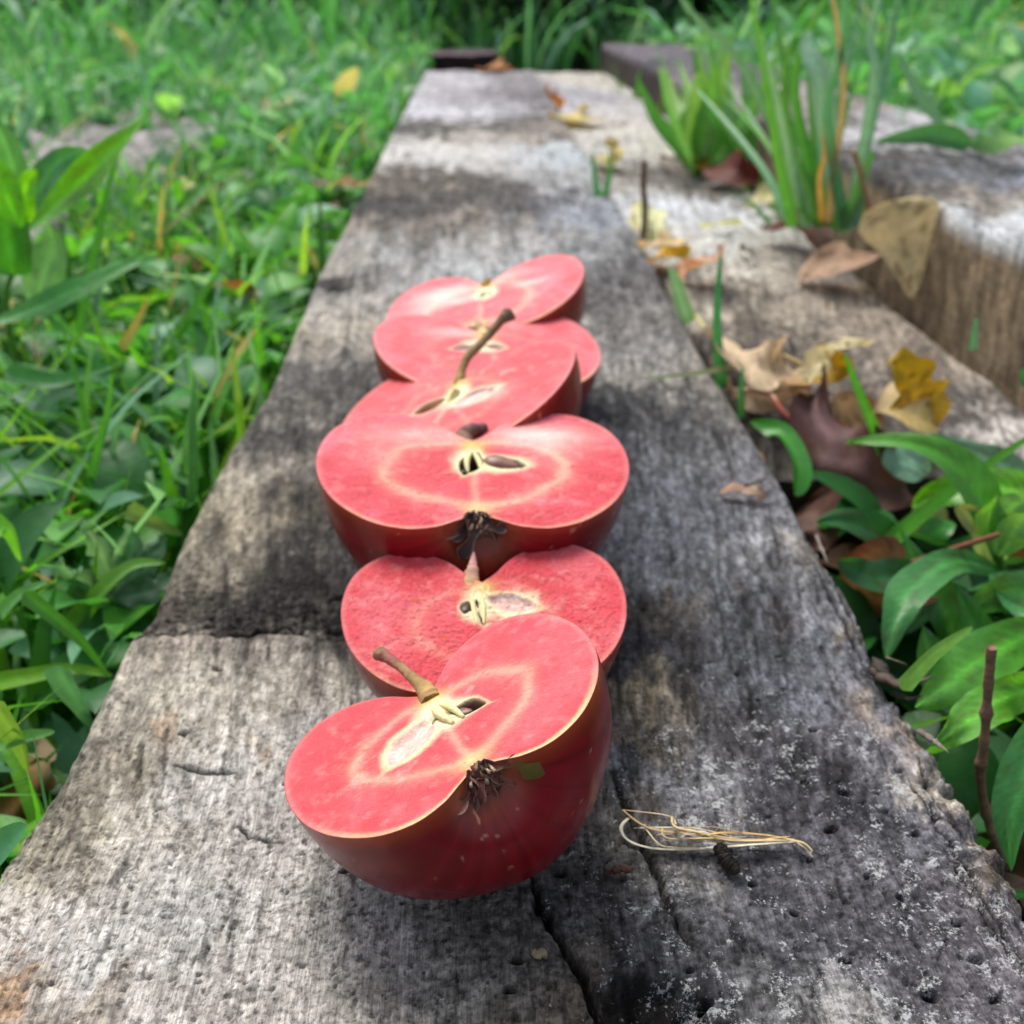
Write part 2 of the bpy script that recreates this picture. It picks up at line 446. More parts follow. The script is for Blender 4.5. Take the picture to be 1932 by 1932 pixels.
CR = [  # cracks: points, half-width, depth
 (Pz([(1153,1445),(1172,1500),(1205,1570),(1240,1650),(1270,1720),(1305,1790)]), .0005, .003),
 (Pz([(1000,1640),(1012,1700),(1040,1745),(1075,1800),(1105,1850),(1125,1900),(1150,1990)]), .0006, .004),
 (Pz([(1190,1860),(1205,1910),(1215,1990)]), .0007, .003),
 (Pz([(236,1204),(262,1204),(290,1196),(330,1198),(370,1192),(410,1194),(450,1190),(500,1180),(560,1172),(620,1170)]), .0006, .0025),
 (Pz([(1490,940),(1540,1040),(1590,1130),(1630,1200),(1670,1270),(1700,1330)]), .0007, .004),
 (Pz([(1540,1080),(1600,1190),(1655,1290)]), .0004, .002),
 (Pz([(1860,1600),(1760,1500),(1730,1430)]), .0004, .002),
 (Pz([(1720,1480),(1800,1600),(1880,1720),(1960,1850)]), .0004, .0018),
 (Pz([(1780,1600),(1860,1720),(1950,1870)]), .0003, .0014),
 (Pz([(700,1180),(640,1180),(610,1178)]), .0006, .002),
 (Pz([(330,1450),(400,1462),(450,1460)]), .0005, .0016),
 (Pz([(440,1565),(480,1580),(520,1590)]), .0004, .0012),
 (Pz([(620,1120),(660,1112),(700,1118)]), .0006, .002),
]
HOLES = [(410,1262,1.3),(346,1385,1.2),(1595,1498,1.5),(1534,1380,1),(1697,1456,1),(1520,1473,1.1),(1568,1564,1.3),(1766,1540,1),(1728,1571,1),(1806,1736,1.2),(1758,1873,1.7),(1843,1806,1.2),(1333,1887,1.3),
 (1303,1830,.8),(1055,1649,1.2),(1423,1666,.9),(1561,1329,.8),(1340,1250,.7),(1390,1270,.7),(1480,1300,.7),(1670,1530,.7),(1500,1720,.8),(1640,1650,.8),(1450,1540,.7),(1010,1720,.9),(975,1810,1.4),(962,1868,1.5),(1060,1800,1),
 (1630,1180,.8),(1590,1140,.8),(1560,1090,.8),(1470,1235,.9),(1520,1205,.8),(1550,1218,.8),(1432,1320,.7),(300,1530,.8),(650,1640,1),(760,1700,.7),(1700,1690,.8),(1600,1810,.8),(1530,1620,.7),(1880,1880,1),(540,1480,.7)]
HOLES = [(onz(a, b)[:2], r * .00066) for a, b, r in HOLES]
GOUGE = [(1445,1095,1475,1180),(1462,1120,1500,1205),(1480,1110,1512,1170),(1405,1125,1418,1165),(1408,1030,1425,1075),(1440,1010,1462,1070),(1330,1070,1345,1110),(1500,1150,1520,1190),(1460,1020,1478,1060)]
GOUGE = [(Pz([(a, b), (c, d)])) for a, b, c, d in GOUGE]
dark_mark = {}


def main_h(X, Y):
    s = np.clip(Y / .2, .8, 8)
    left = ss(.0, -.06, X)
    h = (fbm(X * 28, Y * 16, 1, 3) - .5) * .004
    h += (fbm(X * 420 / s, Y * 14, 2, 3) - .5) * (.0006 + .0010 * left)
    gr = fbm(X * 330 / s ** .5, Y * 210 / s ** .5, 4, 4)
    h += (gr - .5) * (.0007 - .0001 * ss(0, .05, X))
    pit = ss(.34, .22, fbm(X * 900 / s ** .5, Y * 620 / s ** .5, 14, 3)); h -= pit * .0006
    dk = pit * .4
    # step and scaly hollow beyond the cross crack
    yc = .2315 + (vn(X * 120, X * 0, 6) - .5) * .004 - (X + .096) * .05
    q = ss(-.001, .0008, Y - yc) * ss(.055, .0, Y - yc) * ss(.01, -.03, X)
    h -= q * (.0022 + (fbm(X * 500, Y * 900, 21, 3) - .5) * .0035)
    dk = np.maximum(dk, q * ss(.5, .3, fbm(X * 330, Y * 760, 22, 3)) * .9)
    wob = (fbm(X * 350, Y * 350, 12, 3) - .5) * .0022
    for pts, w, dp in CR:
        d, t = polyd(X + wob, Y + wob * .6, pts)
        tp = np.clip(np.minimum(t, 1 - t) * 6, .25, 1)
        k = np.exp(-(d / (w * (.6 + .6 * tp))) ** 2)
        h -= dp * k * tp; dk = np.maximum(dk, k * 1.0)
    for (hx, hy), r in HOLES:
        k = np.exp(-(((X + wob * .35 - hx) / (r * 1.4)) ** 2 + ((Y - wob * .3 - hy) / (r * .9)) ** 2) ** 2)
        h -= .003 * k; dk = np.maximum(dk, k)
    for pts in GOUGE:
        d, t = polyd(X + wob, Y + wob, pts)
        k = np.exp(-(d / .0011) ** 2) * ss(.35, .6, fbm(X * 400, Y * 120, 41, 3)); h -= .0016 * k
        dk = np.maximum(dk, k * .6)
    # rotten pocket near the camera
    c = onz(1235, 1925); rr = np.hypot((X - c[0]) / .011, (Y - c[1]) / .010) + (fbm(X * 250, Y * 250, 61, 3) - .5) * .9
    k = ss(1.0, .5, rr); h -= k * (.005 + .004 * (fbm(X * 400, Y * 400, 62, 3) - .5)); dk = np.maximum(dk, k * .8)
    # knot on the far left shoulder
    c = onz(640, 537); rr = np.hypot((X - c[0]) / .012, (Y - c[1]) / .016); k = ss(1, .3, rr); h -= k * .004; dk = np.maximum(dk, k * .85)
    # torn strip along the right edge
    er_ = np.interp(Y[:, 0], ysm, X1 + erm)[:, None] - X
    k = ss(.010, .001, er_ + (fbm(X * 200, Y * 160, 71, 3) - .5) * .01) * ss(.235, .2, Y); h -= k * (.0018 + (fbm(X * 600, Y * 260, 72, 3) - .3) * .005)
    dk = np.maximum(dk, k * ss(.42, .25, fbm(X * 500, Y * 240, 73, 3)) * .8)
    dark_mark['d'] = dk
    return h


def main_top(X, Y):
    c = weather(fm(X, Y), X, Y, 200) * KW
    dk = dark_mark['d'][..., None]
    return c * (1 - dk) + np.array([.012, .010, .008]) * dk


def side_brown(base, dark, seed=0):
    b = lin(base); d = lin(dark)

    def f(Y, Z, k):
        n = fbm(Y * 40 + seed, Z * 260, seed + 3, 4)[..., None]; n2 = fbm(Y * 260, Z * 120, seed + 9, 4)[..., None]
        return (b * n + d * (1 - n)) * (.6 + .8 * n2) * .8
    return f


def lich_main(X, Y):
    a = ss(.0, .04, X) * ss(.24, .17, Y) * (.35 + .65 * ss(.35, .7, fbm(X * 45, Y * 45, 91, 3)))
    for px, py, r in [(1340,1480,.018),(1620,1925,.02),(1740,1500,.012),(1260,1400,.008),(1480,1390,.012),(1640,1400,.01),(1300,1570,.012)]:
        c = onz(px, py); a = np.maximum(a, np.exp(-((X - c[0]) ** 2 + (Y - c[1]) ** 2) / r ** 2) * 1.15)
    return np.clip(a, 0, 1.2) * .9 + .12 * ss(.5, .7, fbm(X * 60, Y * 60, 92, 3))


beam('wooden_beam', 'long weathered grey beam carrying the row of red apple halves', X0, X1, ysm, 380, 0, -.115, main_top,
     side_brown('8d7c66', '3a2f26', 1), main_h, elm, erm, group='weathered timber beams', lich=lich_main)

# second beam, right of the first
PL2 = [(1100,150,'b8b4ae'),(1070,180,'a0a0a8'),(1200,210,'b4b1b4'),(1150,240,'bab7b2'),(1250,270,'b9b6b2'),(1200,330,'8d8a86'),(1300,330,'8b8680'),(1180,350,'a5a19c'),
 (1350,360,'7f7a73'),(1250,400,'bcc0c7'),(1300,400,'bbbec4'),(1400,450,'b7b6b2'),(1300,440,'bebfc2'),(1380,500,'b0aca4'),(1450,490,'a8a29a'),(1300,540,'958f85'),(1400,570,'a39c90'),
 (1500,560,'a09689'),(1600,600,'9a9084'),(1450,620,'877d72'),(1400,640,'68605a'),(1500,650,'645c56'),(1600,680,'7f766c'),(1700,700,'8a8178'),(1650,640,'9a9084'),(1800,740,'6a6561'),
 (1850,720,'8d8680'),(1700,800,'655f5b'),(1880,800,'bdb9b5'),(1800,830,'75706c'),(1550,760,'625c57'),(1600,830,'635d58'),(1900,850,'aaa6a1'),(1250,340,'7d7a76',.8),(1000,160,'9f9c9e'),(1040,200,'b0aeb2'),(1130,285,'b2b0ae')]
Z2 = -.010
f2 = field(PL2, Z2)
ys2 = [.366]
while ys2[-1] < 2.3: ys2.append(ys2[-1] + .0045 * ys2[-1])
ys2 = np.array(ys2)
RE2 = [(1932,742),(1880,700),(1800,645),(1700,575),(1620,515),(1560,470),(1480,408),(1330,292),(1250,215),(1130,120)]
er2 = edge_x(RE2, ys2, .25, Z2, seed=12); el2 = (fbm(ys2 * 60, ys2 * 0, 19, 4) - .5) * .004


def h2(X, Y):
    h = (fbm(X * 25, Y * 14, 51, 3) - .5) * .006 + (fbm(X * 200, Y * 10, 52, 3) - .5) * .0016 + (fbm(X * 220, Y * 120, 53, 3) - .5) * .0016
    # adzed step: the surface drops towards the camera beyond this line
    yc = .60 + (fbm(X * 40, X * 0, 54, 3) - .5) * .02
    h -= ss(.012, -.012, Y - yc) * .005
    e = ss(.02, 0, Y - .366 - (vn(X * 60, X * 0, 55)) * .008); h -= e * .006
    return h


beam('wooden_beam', 'low grey beam strewn with fallen leaves, right of the apples\' beam', .1155, .25, ys2, 150, Z2, -.12,
     lambda X, Y: weather(f2(X, Y) * .9, X, Y, 300, 1.1) * KW,
     side_brown('5d5146', '1c1714', 4), h2, el2, er2, group='weathered timber beams')  # dark side and end browns also paint the shadow at the near end

# third beam, raised, far right
Z3 = .041
PL3 = [(1750,330,'77777f'),(1850,340,'8a90a0'),(1700,300,'6c6a68'),(1750,220,'adadb3'),(1600,200,'9a9590'),(1850,270,'8c8a8c'),(1925,420,'c6cad0'),(1930,380,'a09c98'),(1780,370,'8b8278'),(1690,340,'6f675c'),
 (1150,100,'847c88'),(1200,120,'6f6874'),(1400,140,'7d7880'),(1500,180,'a29c98'),(1500,230,'8c8780'),(1650,250,'b4b4ba'),(1800,300,'7c7c84')]
f3 = field(PL3, Z3)
ys3 = [.40]
while ys3[-1] < 2.38: ys3.append(ys3[-1] + .0048 * ys3[-1])
ys3 = np.array(ys3)


def side3(Y, Z, k):
    # knotty face: rings flowing round two knots
    w = (fbm(Y * 26, Z * 60, 81, 4) - .5)
    d1 = np.hypot((Y - .47) * 1.3, (Z + .012) * 2.2); d2 = np.hypot((Y - .60), (Z + .0) * 2.2)
    v = np.minimum(d1, d2) + w * .05
    ring = .5 + .28 * np.sin(v * 380 + w * 22)
    b = lin('a8967c'); d = lin('5e5040')
    kn = np.exp(-(np.minimum(d1, d2) / .02) ** 2)[..., None]
    c = (b * ring[..., None] + d * (1 - ring[..., None])) * (.35 + 1.3 * fbm(Y * 160, Z * 240, 83, 4))[..., None]
    c = c * (1 - kn * .5)
    far = ss(.8, 1.3, Y)[..., None]
    return (c * (1 - far) + lin('3e3632') * (.6 + .8 * fbm(Y * 20, Z * 90, 84, 3))[..., None] * far) * .85


beam('wooden_beam', 'raised brown-sided beam with knotty face behind the tuft of tall grass', .267, .44, ys3, 90, Z3, -.12,
     lambda X, Y: weather(f3(X, Y) * .8, X, Y, 400, 1.1) * KW,
     side3, lambda X, Y: (fbm(X * 30, Y * 14, 87, 3) - .5) * .004 + (fbm(X * 160, Y * 20, 88, 3) - .5) * .003,
     (fbm(ys3 * 40, ys3 * 0, 89, 4) - .5) * .006, (fbm(ys3 * 30, ys3 * 0, 90, 4) - .5) * .010, r=.004, group='weathered timber beams')

# fourth beam, sunk in the grass on the left
ys4 = np.linspace(.42, 1.9, 200)
beam('wooden_beam', 'sunken grey beam half hidden in grass left of the apples', -.66, -.345, ys4, 60, -.018, -.12,
     lambda X, Y: weather(np.ones(X.shape + (1,)) * lin('8e8a8a'), X, Y, 500, 1.5),
     side_brown('5d4c42', '1c1714', 6), lambda X, Y: (fbm(X * 30, Y * 14, 97, 3) - .5) * .012,
     (fbm(ys4 * 20, ys4 * 0, 98, 4) - .5) * .02, (fbm(ys4 * 20, ys4 * 0, 99, 4) - .5) * .02, r=.008, group='weathered timber beams')
ys5 = np.linspace(2.75, 2.95, 20)
beam('wooden_beam', 'dark brown beam end lying beyond the far end of the apples\' beam', -.14, .06, ys5, 30, .0, -.12,
     lambda X, Y: (lin('6e5f68') * .7) * (.5 + 1.0 * fbm(X * 40, Y * 26, 95, 4))[..., None],
     side_brown('4a3a3c', '1c1714', 6), lambda X, Y: (fbm(X * 30, Y * 14, 97, 3) - .5) * .012, r=.008, group='weathered timber beams')

# torn splinters on the right edge of the first beam
main = bpy.data.objects['wooden_beam']


def splinter(pts, w, colr, seed):
    p = [onz(*q[:2], q[2]) if len(q) > 2 else onz(*q) for q in pts]
    V, Fc = tube(p, [w * .7, w, w * .6, w * .12][:len(p)] if len(p) == 4 else [w, w * .7, w * .1], 22, 7, .9, seed, .55)
    c = np.tile(lin(colr) * .7, (len(V), 1)) * (.6 + .9 * vn(np.arange(len(V)) * .37, 0 * np.arange(len(V)), seed))[:, None]
    mesh('splinter', V, Fc, BARK, main, c)


splinter([(1650,1262,.001), (1680,1285,.002), (1715,1292,.004), (1757,1276,.006)], .0024, '5a4d42', 1)
splinter([(1655,1250,.0), (1668,1268,.002), (1690,1300,.001)], .0022, '3c332c', 2)
splinter([(1690,1310,-.001), (1715,1318,.001), (1742,1312,.002)], .0012, '4c4138', 3)
splinter([(1672,1240,.0), (1690,1246,.003), (1712,1254,.004)], .0004, '8d7c66', 4)
splinter([(1735,1378,-.001), (1765,1400,.000), (1790,1420,.003)], .0013, '8a8076', 5)
splinter([(1540,1010,.000), (1552,1040,.001), (1562,1062,.002)], .0008, '8a8076', 6)

# ---------------------------------------------------------------- ribbons: blades, leaves
def prof_w(kind, t):
    if kind == 'blade': return np.minimum(1, (t / .06 + .25)) * np.clip(1 - t, 0, 1) ** .55
    if kind == 'lance': return np.clip(np.sin(pi * np.clip(t, 0, 1) ** .85), 0, 1) ** .9 * .97 + .03 * (1 - t)
    if kind == 'ovate': return np.clip(np.sin(pi * np.clip(t, 0, 1) ** .62), 0, 1) ** .7
    if kind == 'heart': return np.clip(np.sin(pi * np.clip(t, 0, 1) ** 1.55), 0, 1) ** .62 + .03 * (1 - t)
    if kind == 'rag2': return np.clip(1 - t, 0, 1) ** .7 * (.8 + .35 * np.sin(t * 15)) * np.clip(t * 6 + .5, 0, 1)
    if kind == 'drop': return np.clip(t * 1.35, 0, 1) ** 1.1 * np.clip(1 - ((t - .6) / .4).clip(0, 1) ** 2.6, 0, 1) ** .6 + .02
    if kind == 'lobed': return np.clip(np.sin(pi * t ** .8), 0, 1) ** .6 * (.55 + .45 * np.abs(np.sin(t * pi * 3.5)))
    if kind == 'rag': return np.clip(np.sin(pi * t), 0, 1) ** .45 * (.75 + .3 * np.sin(t * 17) * np.sin(t * 7 + 1))
    return np.ones_like(t)


def ribbon(sp, w, hint=(0, -.45, 1), kind='blade', n=18, m=5, fold=.25, wav=0.0, twist=0.0, colr='5f9a35', col2=None, rib=.25, seed=0, cup=0.0, edge=None, spots=0.0):
    p = catmull(sp, n); t = np.linspace(0, 1, n)
    tg = norm(np.gradient(p, axis=0)); h = np.asarray(hint, float)
    sd_ = norm(np.cross(tg, h)); nm = np.cross(sd_, tg)
    if twist:
        a = (t * twist)[:, None]; sd2 = sd_ * np.cos(a) + nm * np.sin(a); nm = -sd_ * np.sin(a) + nm * np.cos(a); sd_ = sd2
    s = np.linspace(-1, 1, m)
    wd = w * .5 * prof_w(kind, t)
    if m > 3 and kind not in ('blade',): wd = wd * (1 + .06 * (vn(t * 14, 0 * t, seed) - .5))
    off = (fold * np.abs(s)[None] + cup * s[None] ** 2) * wd[:, None]
    off = off + wav * np.sin(t * 9 + seed)[:, None] * np.abs(s)[None] ** 2 * np.sign(s)[None] + wav * .6 * (vn(t[:, None] * 7 + seed, s[None] * 2 + 5, seed) - .5)
    V = p[:, None] + sd_[:, None] * (s[None, :, None] * wd[:, None, None]) + nm[:, None] * off[..., None]
    c = lin(colr)[None, None] * np.ones((n, m, 1)); c2 = lin(col2 or colr)
    c = c * (1 - t[:, None, None]) + c2 * t[:, None, None]
    c = c * (1 + rib * np.exp(-(s / .18) ** 2))[None, :, None]
    c = c * (.82 + .36 * fbm(t[:, None] * 5 + seed, s[None] * 2 + seed, seed, 3))[..., None]
    if kind in ('lance', 'ovate', 'heart', 'drop', 'rag') and m >= 9:
        fr = np.mod(t[:, None] * 15 - np.abs(s)[None] * 2.2, 1.0); c = c * (1 + .20 * np.exp(-((fr - .5) / .13) ** 2) - .06)[..., None]
    if spots:
        k = ss(.60, .70, fbm(t[:, None] * 9 + seed, s[None] * 3, seed + 5, 4))[..., None] * spots; c = c * (1 - k) + lin('5a3a20') * k
    if edge is not None:
        k = (ss(.6, 1, np.abs(s))[None] * .8 * np.ones((n, 1)))[..., None]; c = c * (1 - k) + lin(edge) * k
    return V.reshape(-1, 3), grid_faces(n, m), c.reshape(-1, 3)


RIB = ribbon
# ---------------------------------------------------------------- apples
PXo = [0,.10,.25,.48,.72,.92,1.0,.965,.84,.64,.43,.25,.12,0]
PYo = [.36,.46,.66,.80,.78,.56,.20,-.18,-.50,-.74,-.84,-.82,-.74,-.66]
PROF = catmull(np.array(list(zip(PXo, PYo))), 170)


def rotm(yaw, pit, rol):
    cz, sz, cx, sx, cy, sy = cos(yaw), sin(yaw), cos(pit), sin(pit), cos(rol), sin(rol)
    return np.array([[cz,-sz,0],[sz,cz,0],[0,0,1]]) @ np.array([[1,0,0],[0,cx,-sx],[0,sx,cx]]) @ np.array([[cy,0,sy],[0,1,0],[-sy,0,cy]])


RINGA = np.radians([-180,-150,-120,-90,-60,-30,0,30,60,80,90,100,120,150,180])
RINGR = [.50,.47,.43,.40,.43,.47,.50,.48,.42,.37,.36,.37,.42,.48,.50]
CREAM = np.array([.86, .50, .33]); CORE = np.array([.80, .74, .46])


def apple(idx, ypr, T, R, sy, dz, label, cfg):
    M = rotm(*ypr); T = np.array(T)
    W = lambda L: (np.asarray(L) @ M.T) * R + T
    root = empty('apple_half', (T[0], T[1], 0.0))
    tag(root, label, 'apple half', 'halved red-fleshed apples in a row')
    pr = PROF * [1, sy]
    # --- skin
    al = np.linspace(0, pi, 110)
    lump = 1 + .012 * np.sin(al * 5 + idx)[None, :] * np.sin(al)[None, :]
    bulge = .018 * (fbm(np.linspace(0, 3, len(pr))[:, None] + idx, al[None] * 1.1, idx + 3, 2) - .5) * np.sin(al)[None]
    x = pr[:, :1] * np.cos(al) * lump * (1 + bulge); z = -pr[:, :1] * np.sin(al) * dz * lump * (1 + bulge)
    y = np.repeat(pr[:, 1:2], len(al), 1)
    V = W(np.stack([x, y, z], -1).reshape(-1, 3))
    xs, ys, zs = x.ravel(), y.ravel(), z.ravel()
    aa = np.repeat(al[None], len(pr), 0).ravel()
    st = fbm(aa * 14, ys * 1.3, idx * 3, 4); pt = fbm(xs * 2.2 + 5, ys * 2.2 + zs, idx, 3)
    c = np.array([.20, .006, .012])[None] * (.62 + .75 * st)[:, None]
    c = c * (1 - .3 * pt)[:, None] + lin('7c1a1c') * (.2 * pt)[:, None]
    k = (ss(-.13, -.015, zs) * ss(.0, -.75, ys) * (.45 + .75 * fbm(xs * 3, ys * 3 + zs * 4, idx + 8, 3)))[:, None] * cfg.get('blush', 1)
    k = np.clip(k, 0, 1)
    c = c * (1 - k) + lin('b04420') * .62 * k
    k = (ss(-.06, -.01, zs) * .35)[:, None]; c = c * (1 - k) + lin('b8483c') * k
    cav = np.hypot(xs, zs)
    k = (ss(.34, .12, cav) * ss(.2, -.4, ys) * .5)[:, None]; c = c * (1 - k) + lin('7c5a38') * k * .8
    k = (ss(.38, .1, cav) * ss(0, .4, ys))[:, None]; c = c * (1 - k) + lin('9c8a50') * k
    lent = ss(.80, .88, vn(xs * 24 + 9, ys * 24 + zs * 21, 5 + idx) * vn(zs * 31, xs * 29 + ys * 27, 7 + idx) ** .3)[:, None]
    c = c * (1 - lent * .5) + lin('d09a7a') * lent * .5
    mesh('skin', V, grid_faces(len(pr), len(al)), SKIN, root, c)
    # --- flesh on the cut face: polar grid around the core
    na, nr = 460, 130
    full = np.vstack([pr, (pr * [-1, 1])[::-1][1:-1]])
    dd = np.r_[0, np.cumsum(np.hypot(*np.diff(np.vstack([full, full[:1]]), axis=0).T))]
    u = np.linspace(0, dd[-1], na, endpoint=False)
    fx = np.interp(u, dd, np.r_[full[:, 0], full[0, 0]]); fy = np.interp(u, dd, np.r_[full[:, 1], full[0, 1]])
    cy0 = -.08
    t = np.linspace(0, 1, nr)[:, None] ** .92
    X = fx[None] * t; Y = cy0 + (fy[None] - cy0) * t
    ang = np.arctan2(Y - cy0, X); rho = np.hypot(X, Y - cy0)
    wob = (fbm(X * 5 + idx * 7, Y * 5, idx + 1, 3) - .5)
    g = fbm(X * 34, Y * 34, idx + 11, 3); lo = fbm(X * 3 + idx * 9, Y * 3, idx + 21, 4)
    stre = fbm(ang * 9 + idx, rho * 2.2, idx + 31, 3)
    red = lin(cfg.get('red', 'ee6470')); pink = lin(cfg.get('pink', 'f69aa0')); deep = lin('d63a48')
    B = red[None, None] * .86 * np.ones(X.shape + (1,))

    def mx(B, c, k): k = np.clip(k, 0, 1)[..., None]; return B * (1 - k) + np.asarray(c) * k
    B = mx(B, pink * .86, ss(.45, .8, lo) * .8 + .15 * g)
    B = mx(B, deep * .86, ss(.55, .25, lo * .6 + stre * .4) * .7)
    B = B * np.array([.93, .74, .78])
    rr = np.interp(ang, RINGA, RINGR) * cfg.get('ring', 1) * (1 + (fbm(X * 1.8 + idx * 3, Y * 1.8, idx + 61, 2) - .5) * .5 + wob * .12)
    dr = rho - rr
    rs = cfg.get('ringk', .8) * (.55 + .7 * fbm(ang * 1.7 + idx, ang * 0 + 3, idx + 5, 2))
    B = mx(B, CREAM * np.array([1, .86, .8]), np.exp(-(dr / .09) ** 2) * .30 * rs)
    B = mx(B, CREAM, np.exp(-(dr / (.034 + .02 * lo)) ** 2) * .55 * rs)
    inn = ss(.02, -.08, dr); B = mx(B, lin('e64c56') * .86, inn * .45)
    vein = fbm(ang * 5 + idx * 2 + wob, rho * 4, idx + 71, 4); vein2 = fbm(X * 13, Y * 13 + idx, idx + 72, 4)
    B = mx(B, lin('f8b0a4') * .9, ss(.55, .8, vein * .6 + vein2 * .4) * ss(.95, .55, rho) * .38)
    B = mx(B, lin('f9c4b8') * .9, ss(.52, .85, vein2) * .2)
    B = mx(B, lin('c82a3c') * .8, ss(.62, .76, fbm(X * 26 + 4, Y * 40, idx + 73, 3)) * .45)
    for (px, py, rx, ry, k) in cfg.get('pale', []):
        B = mx(B, lin('fbdcd0') * .9, np.exp(-(((X - px) / rx) ** 2 + ((Y - py) / ry) ** 2)) * k * (.35 + .8 * lo) * (.6 + .7 * vein))
    for (px, py, rx, ry, k) in cfg.get('orange', []):
        B = mx(B, lin('d8502a') * .8, ss(1.0, .2, ((X - px) / rx) ** 2 + ((Y - py) / ry) ** 2 + (g - .5) * 2) * k)
    # cream veins to stem and calyx
    B = mx(B, lin('e3c66a') * .9, np.exp(-((X / .085) ** 2 + ((Y - .27 * sy) / .10) ** 2)) * .95)
    B = mx(B, CREAM, np.exp(-((X + wob * .06) / .028) ** 2) * ss(-.72, -.5, Y) * ss(.0, -.2, Y) * .45)
    B = mx(B, lin('e8cf8a') * .9, np.exp(-(((X) / .10) ** 2 + ((Y + .60 * sy) / .07) ** 2)) * .75)
    # rim
    tt = np.repeat(t, na, 1)
    B = mx(B, lin('f7b6ae') * .9, ss(.95, .99, tt) * .22)
    B = mx(B, lin('eec890') * .9, ss(.94, .985, tt) * ss(-.25, -.75, Y) * cfg.get('rim', .8) * np.clip(.25 + 1.2 * fbm(ang * 4, ang * 0 + 1, idx + 75, 3), 0, 1))
    B = mx(B, lin('8c2426'), ss(.991, 1.0, tt) * .8)
    # core
    kc = 0
    for (cx, cy, rx, ry) in cfg.get('core', [(0, .04, .14, .2)]):
        kc = np.maximum(kc, ss(1.25, .55, np.sqrt(((X - cx) / rx) ** 2 + ((Y - cy) / ry) ** 2) + wob * .8))
    B = mx(B, CORE * (.92 + .16 * stre)[..., None], kc * .95)
    Z = (g - .5) * cfg.get('grain', .008) + (fbm(X * 9, Y * 9, idx + 41, 3) - .5) * .012
    Z = Z * ss(1.0, .93, tt)
    for (cx, cy, a, b, ad, kind, dep) in cfg['cham']:
        ca, sa = cos(radians(ad)), sin(radians(ad)); ux = ((X - cx) * ca + (Y - cy) * sa) / a; uy = (-(X - cx) * sa + (Y - cy) * ca) / b
        # almond: narrower towards both tips
        e = np.abs(ux) ** 1.6 + (np.abs(uy) / np.clip(1 - .45 * ux ** 2, .3, 1)) ** 2 + wob * .5
        ins = ss(1.05, .72, e)
        B = mx(B, lin('efe6b0') * .92, ss(2.0, 1.0, e) * .6)
        if kind == 'mem':
            mstr = fbm(ux * 2 + idx, uy * 6, idx + 51, 3)
            B = mx(B, lin('dcb2a8') * (.8 + .4 * mstr)[..., None], ins * .95)
            B = mx(B, lin('f4e0d6') * .9, ins * ss(.5, .62, mstr) * .8)
        elif kind == 'flap':
            B = mx(B, lin('a4572a') * .8, ins * ss(.6, -.6, ux)); B = mx(B, lin('d8c09a') * .8, ins * ss(-.1, .9, ux))
        elif kind == 'husk':
            B = mx(B, lin('6a4438') * (.5 + .9 * g)[..., None], ins)
        elif kind == 'cream':
            B = mx(B, lin('f3ecc0') * .95, ins)
        else:
            B = mx(B, lin('55431c') * .6, ins)
        Z = Z - (.8 if kind == 'mem' else 1.5) * dep * ss(1.0, .35, e)
    V = W(np.stack([X, Y, Z], -1).reshape(-1, 3))
    mesh('flesh', V, grid_faces(nr, na, wrap=True), FLESH_ROUGH if cfg.get('coarse') else FLESH, root, np.clip(B, .01, .95).reshape(-1, 3))
    # --- seeds
    for (cx, cy, cz, L, w, ad, colr) in cfg.get('seeds', []):
        th = np.linspace(0, pi, 18)[:, None]; ph = np.linspace(0, 2 * pi, 18, endpoint=False)[None]
        prf = np.sin(th) * (1 - .38 * np.cos(th))
        lx = np.cos(th) * L + 0 * ph; ly = prf * np.cos(ph) * w; lz = prf * np.sin(ph) * w * .6
        ca, sa = cos(radians(ad)), sin(radians(ad))
        Vs = np.stack([cx + lx * ca - ly * sa, cy + lx * sa + ly * ca, cz + lz], -1).reshape(-1, 3)
        cs = np.tile(lin(colr), (len(Vs), 1)) * (.75 + .5 * vn(np.arange(len(Vs)) * .31, 0 * np.arange(len(Vs)), 3))[:, None]
        mesh('seed', W(Vs), grid_faces(18, 18, wrap=True), SEED, root, cs)
    # --- locule walls (thin cream strands)
    for (pts, w) in cfg.get('strands', []):
        Vs, Fs = tube([np.array(p) for p in pts], [w * .5, w, w * .5], 12, 8)
        mesh('core_strand', W(Vs), Fs, FLESH, root, np.tile(lin('efe3a8') * .9, (len(Vs), 1)))
    # --- stem
    if 'stem' in cfg:
        pts, rad, ca_, cb_ = cfg['stem']
        Vs, Fs = tube([np.array(p) for p in pts], rad, 40, 14, .28, idx, cfg.get('stemflat', 1))
        q = np.linspace(0, 1, 40).repeat(14); q = np.r_[q, 0, 1][:, None]
        cs = (lin(ca_) * (1 - q) + lin(cb_) * q) * (.65 + .7 * vn(np.arange(len(Vs)) * .23, q[:, 0] * 9, 4))[:, None]
        kq = np.exp(-((q - .62) / .16) ** 2) * cfg.get('stemred', 0); cs = cs * (1 - kq) + lin('a0585a') * .8 * kq
        mesh('stem', W(Vs), Fs, BARK, root, cs)
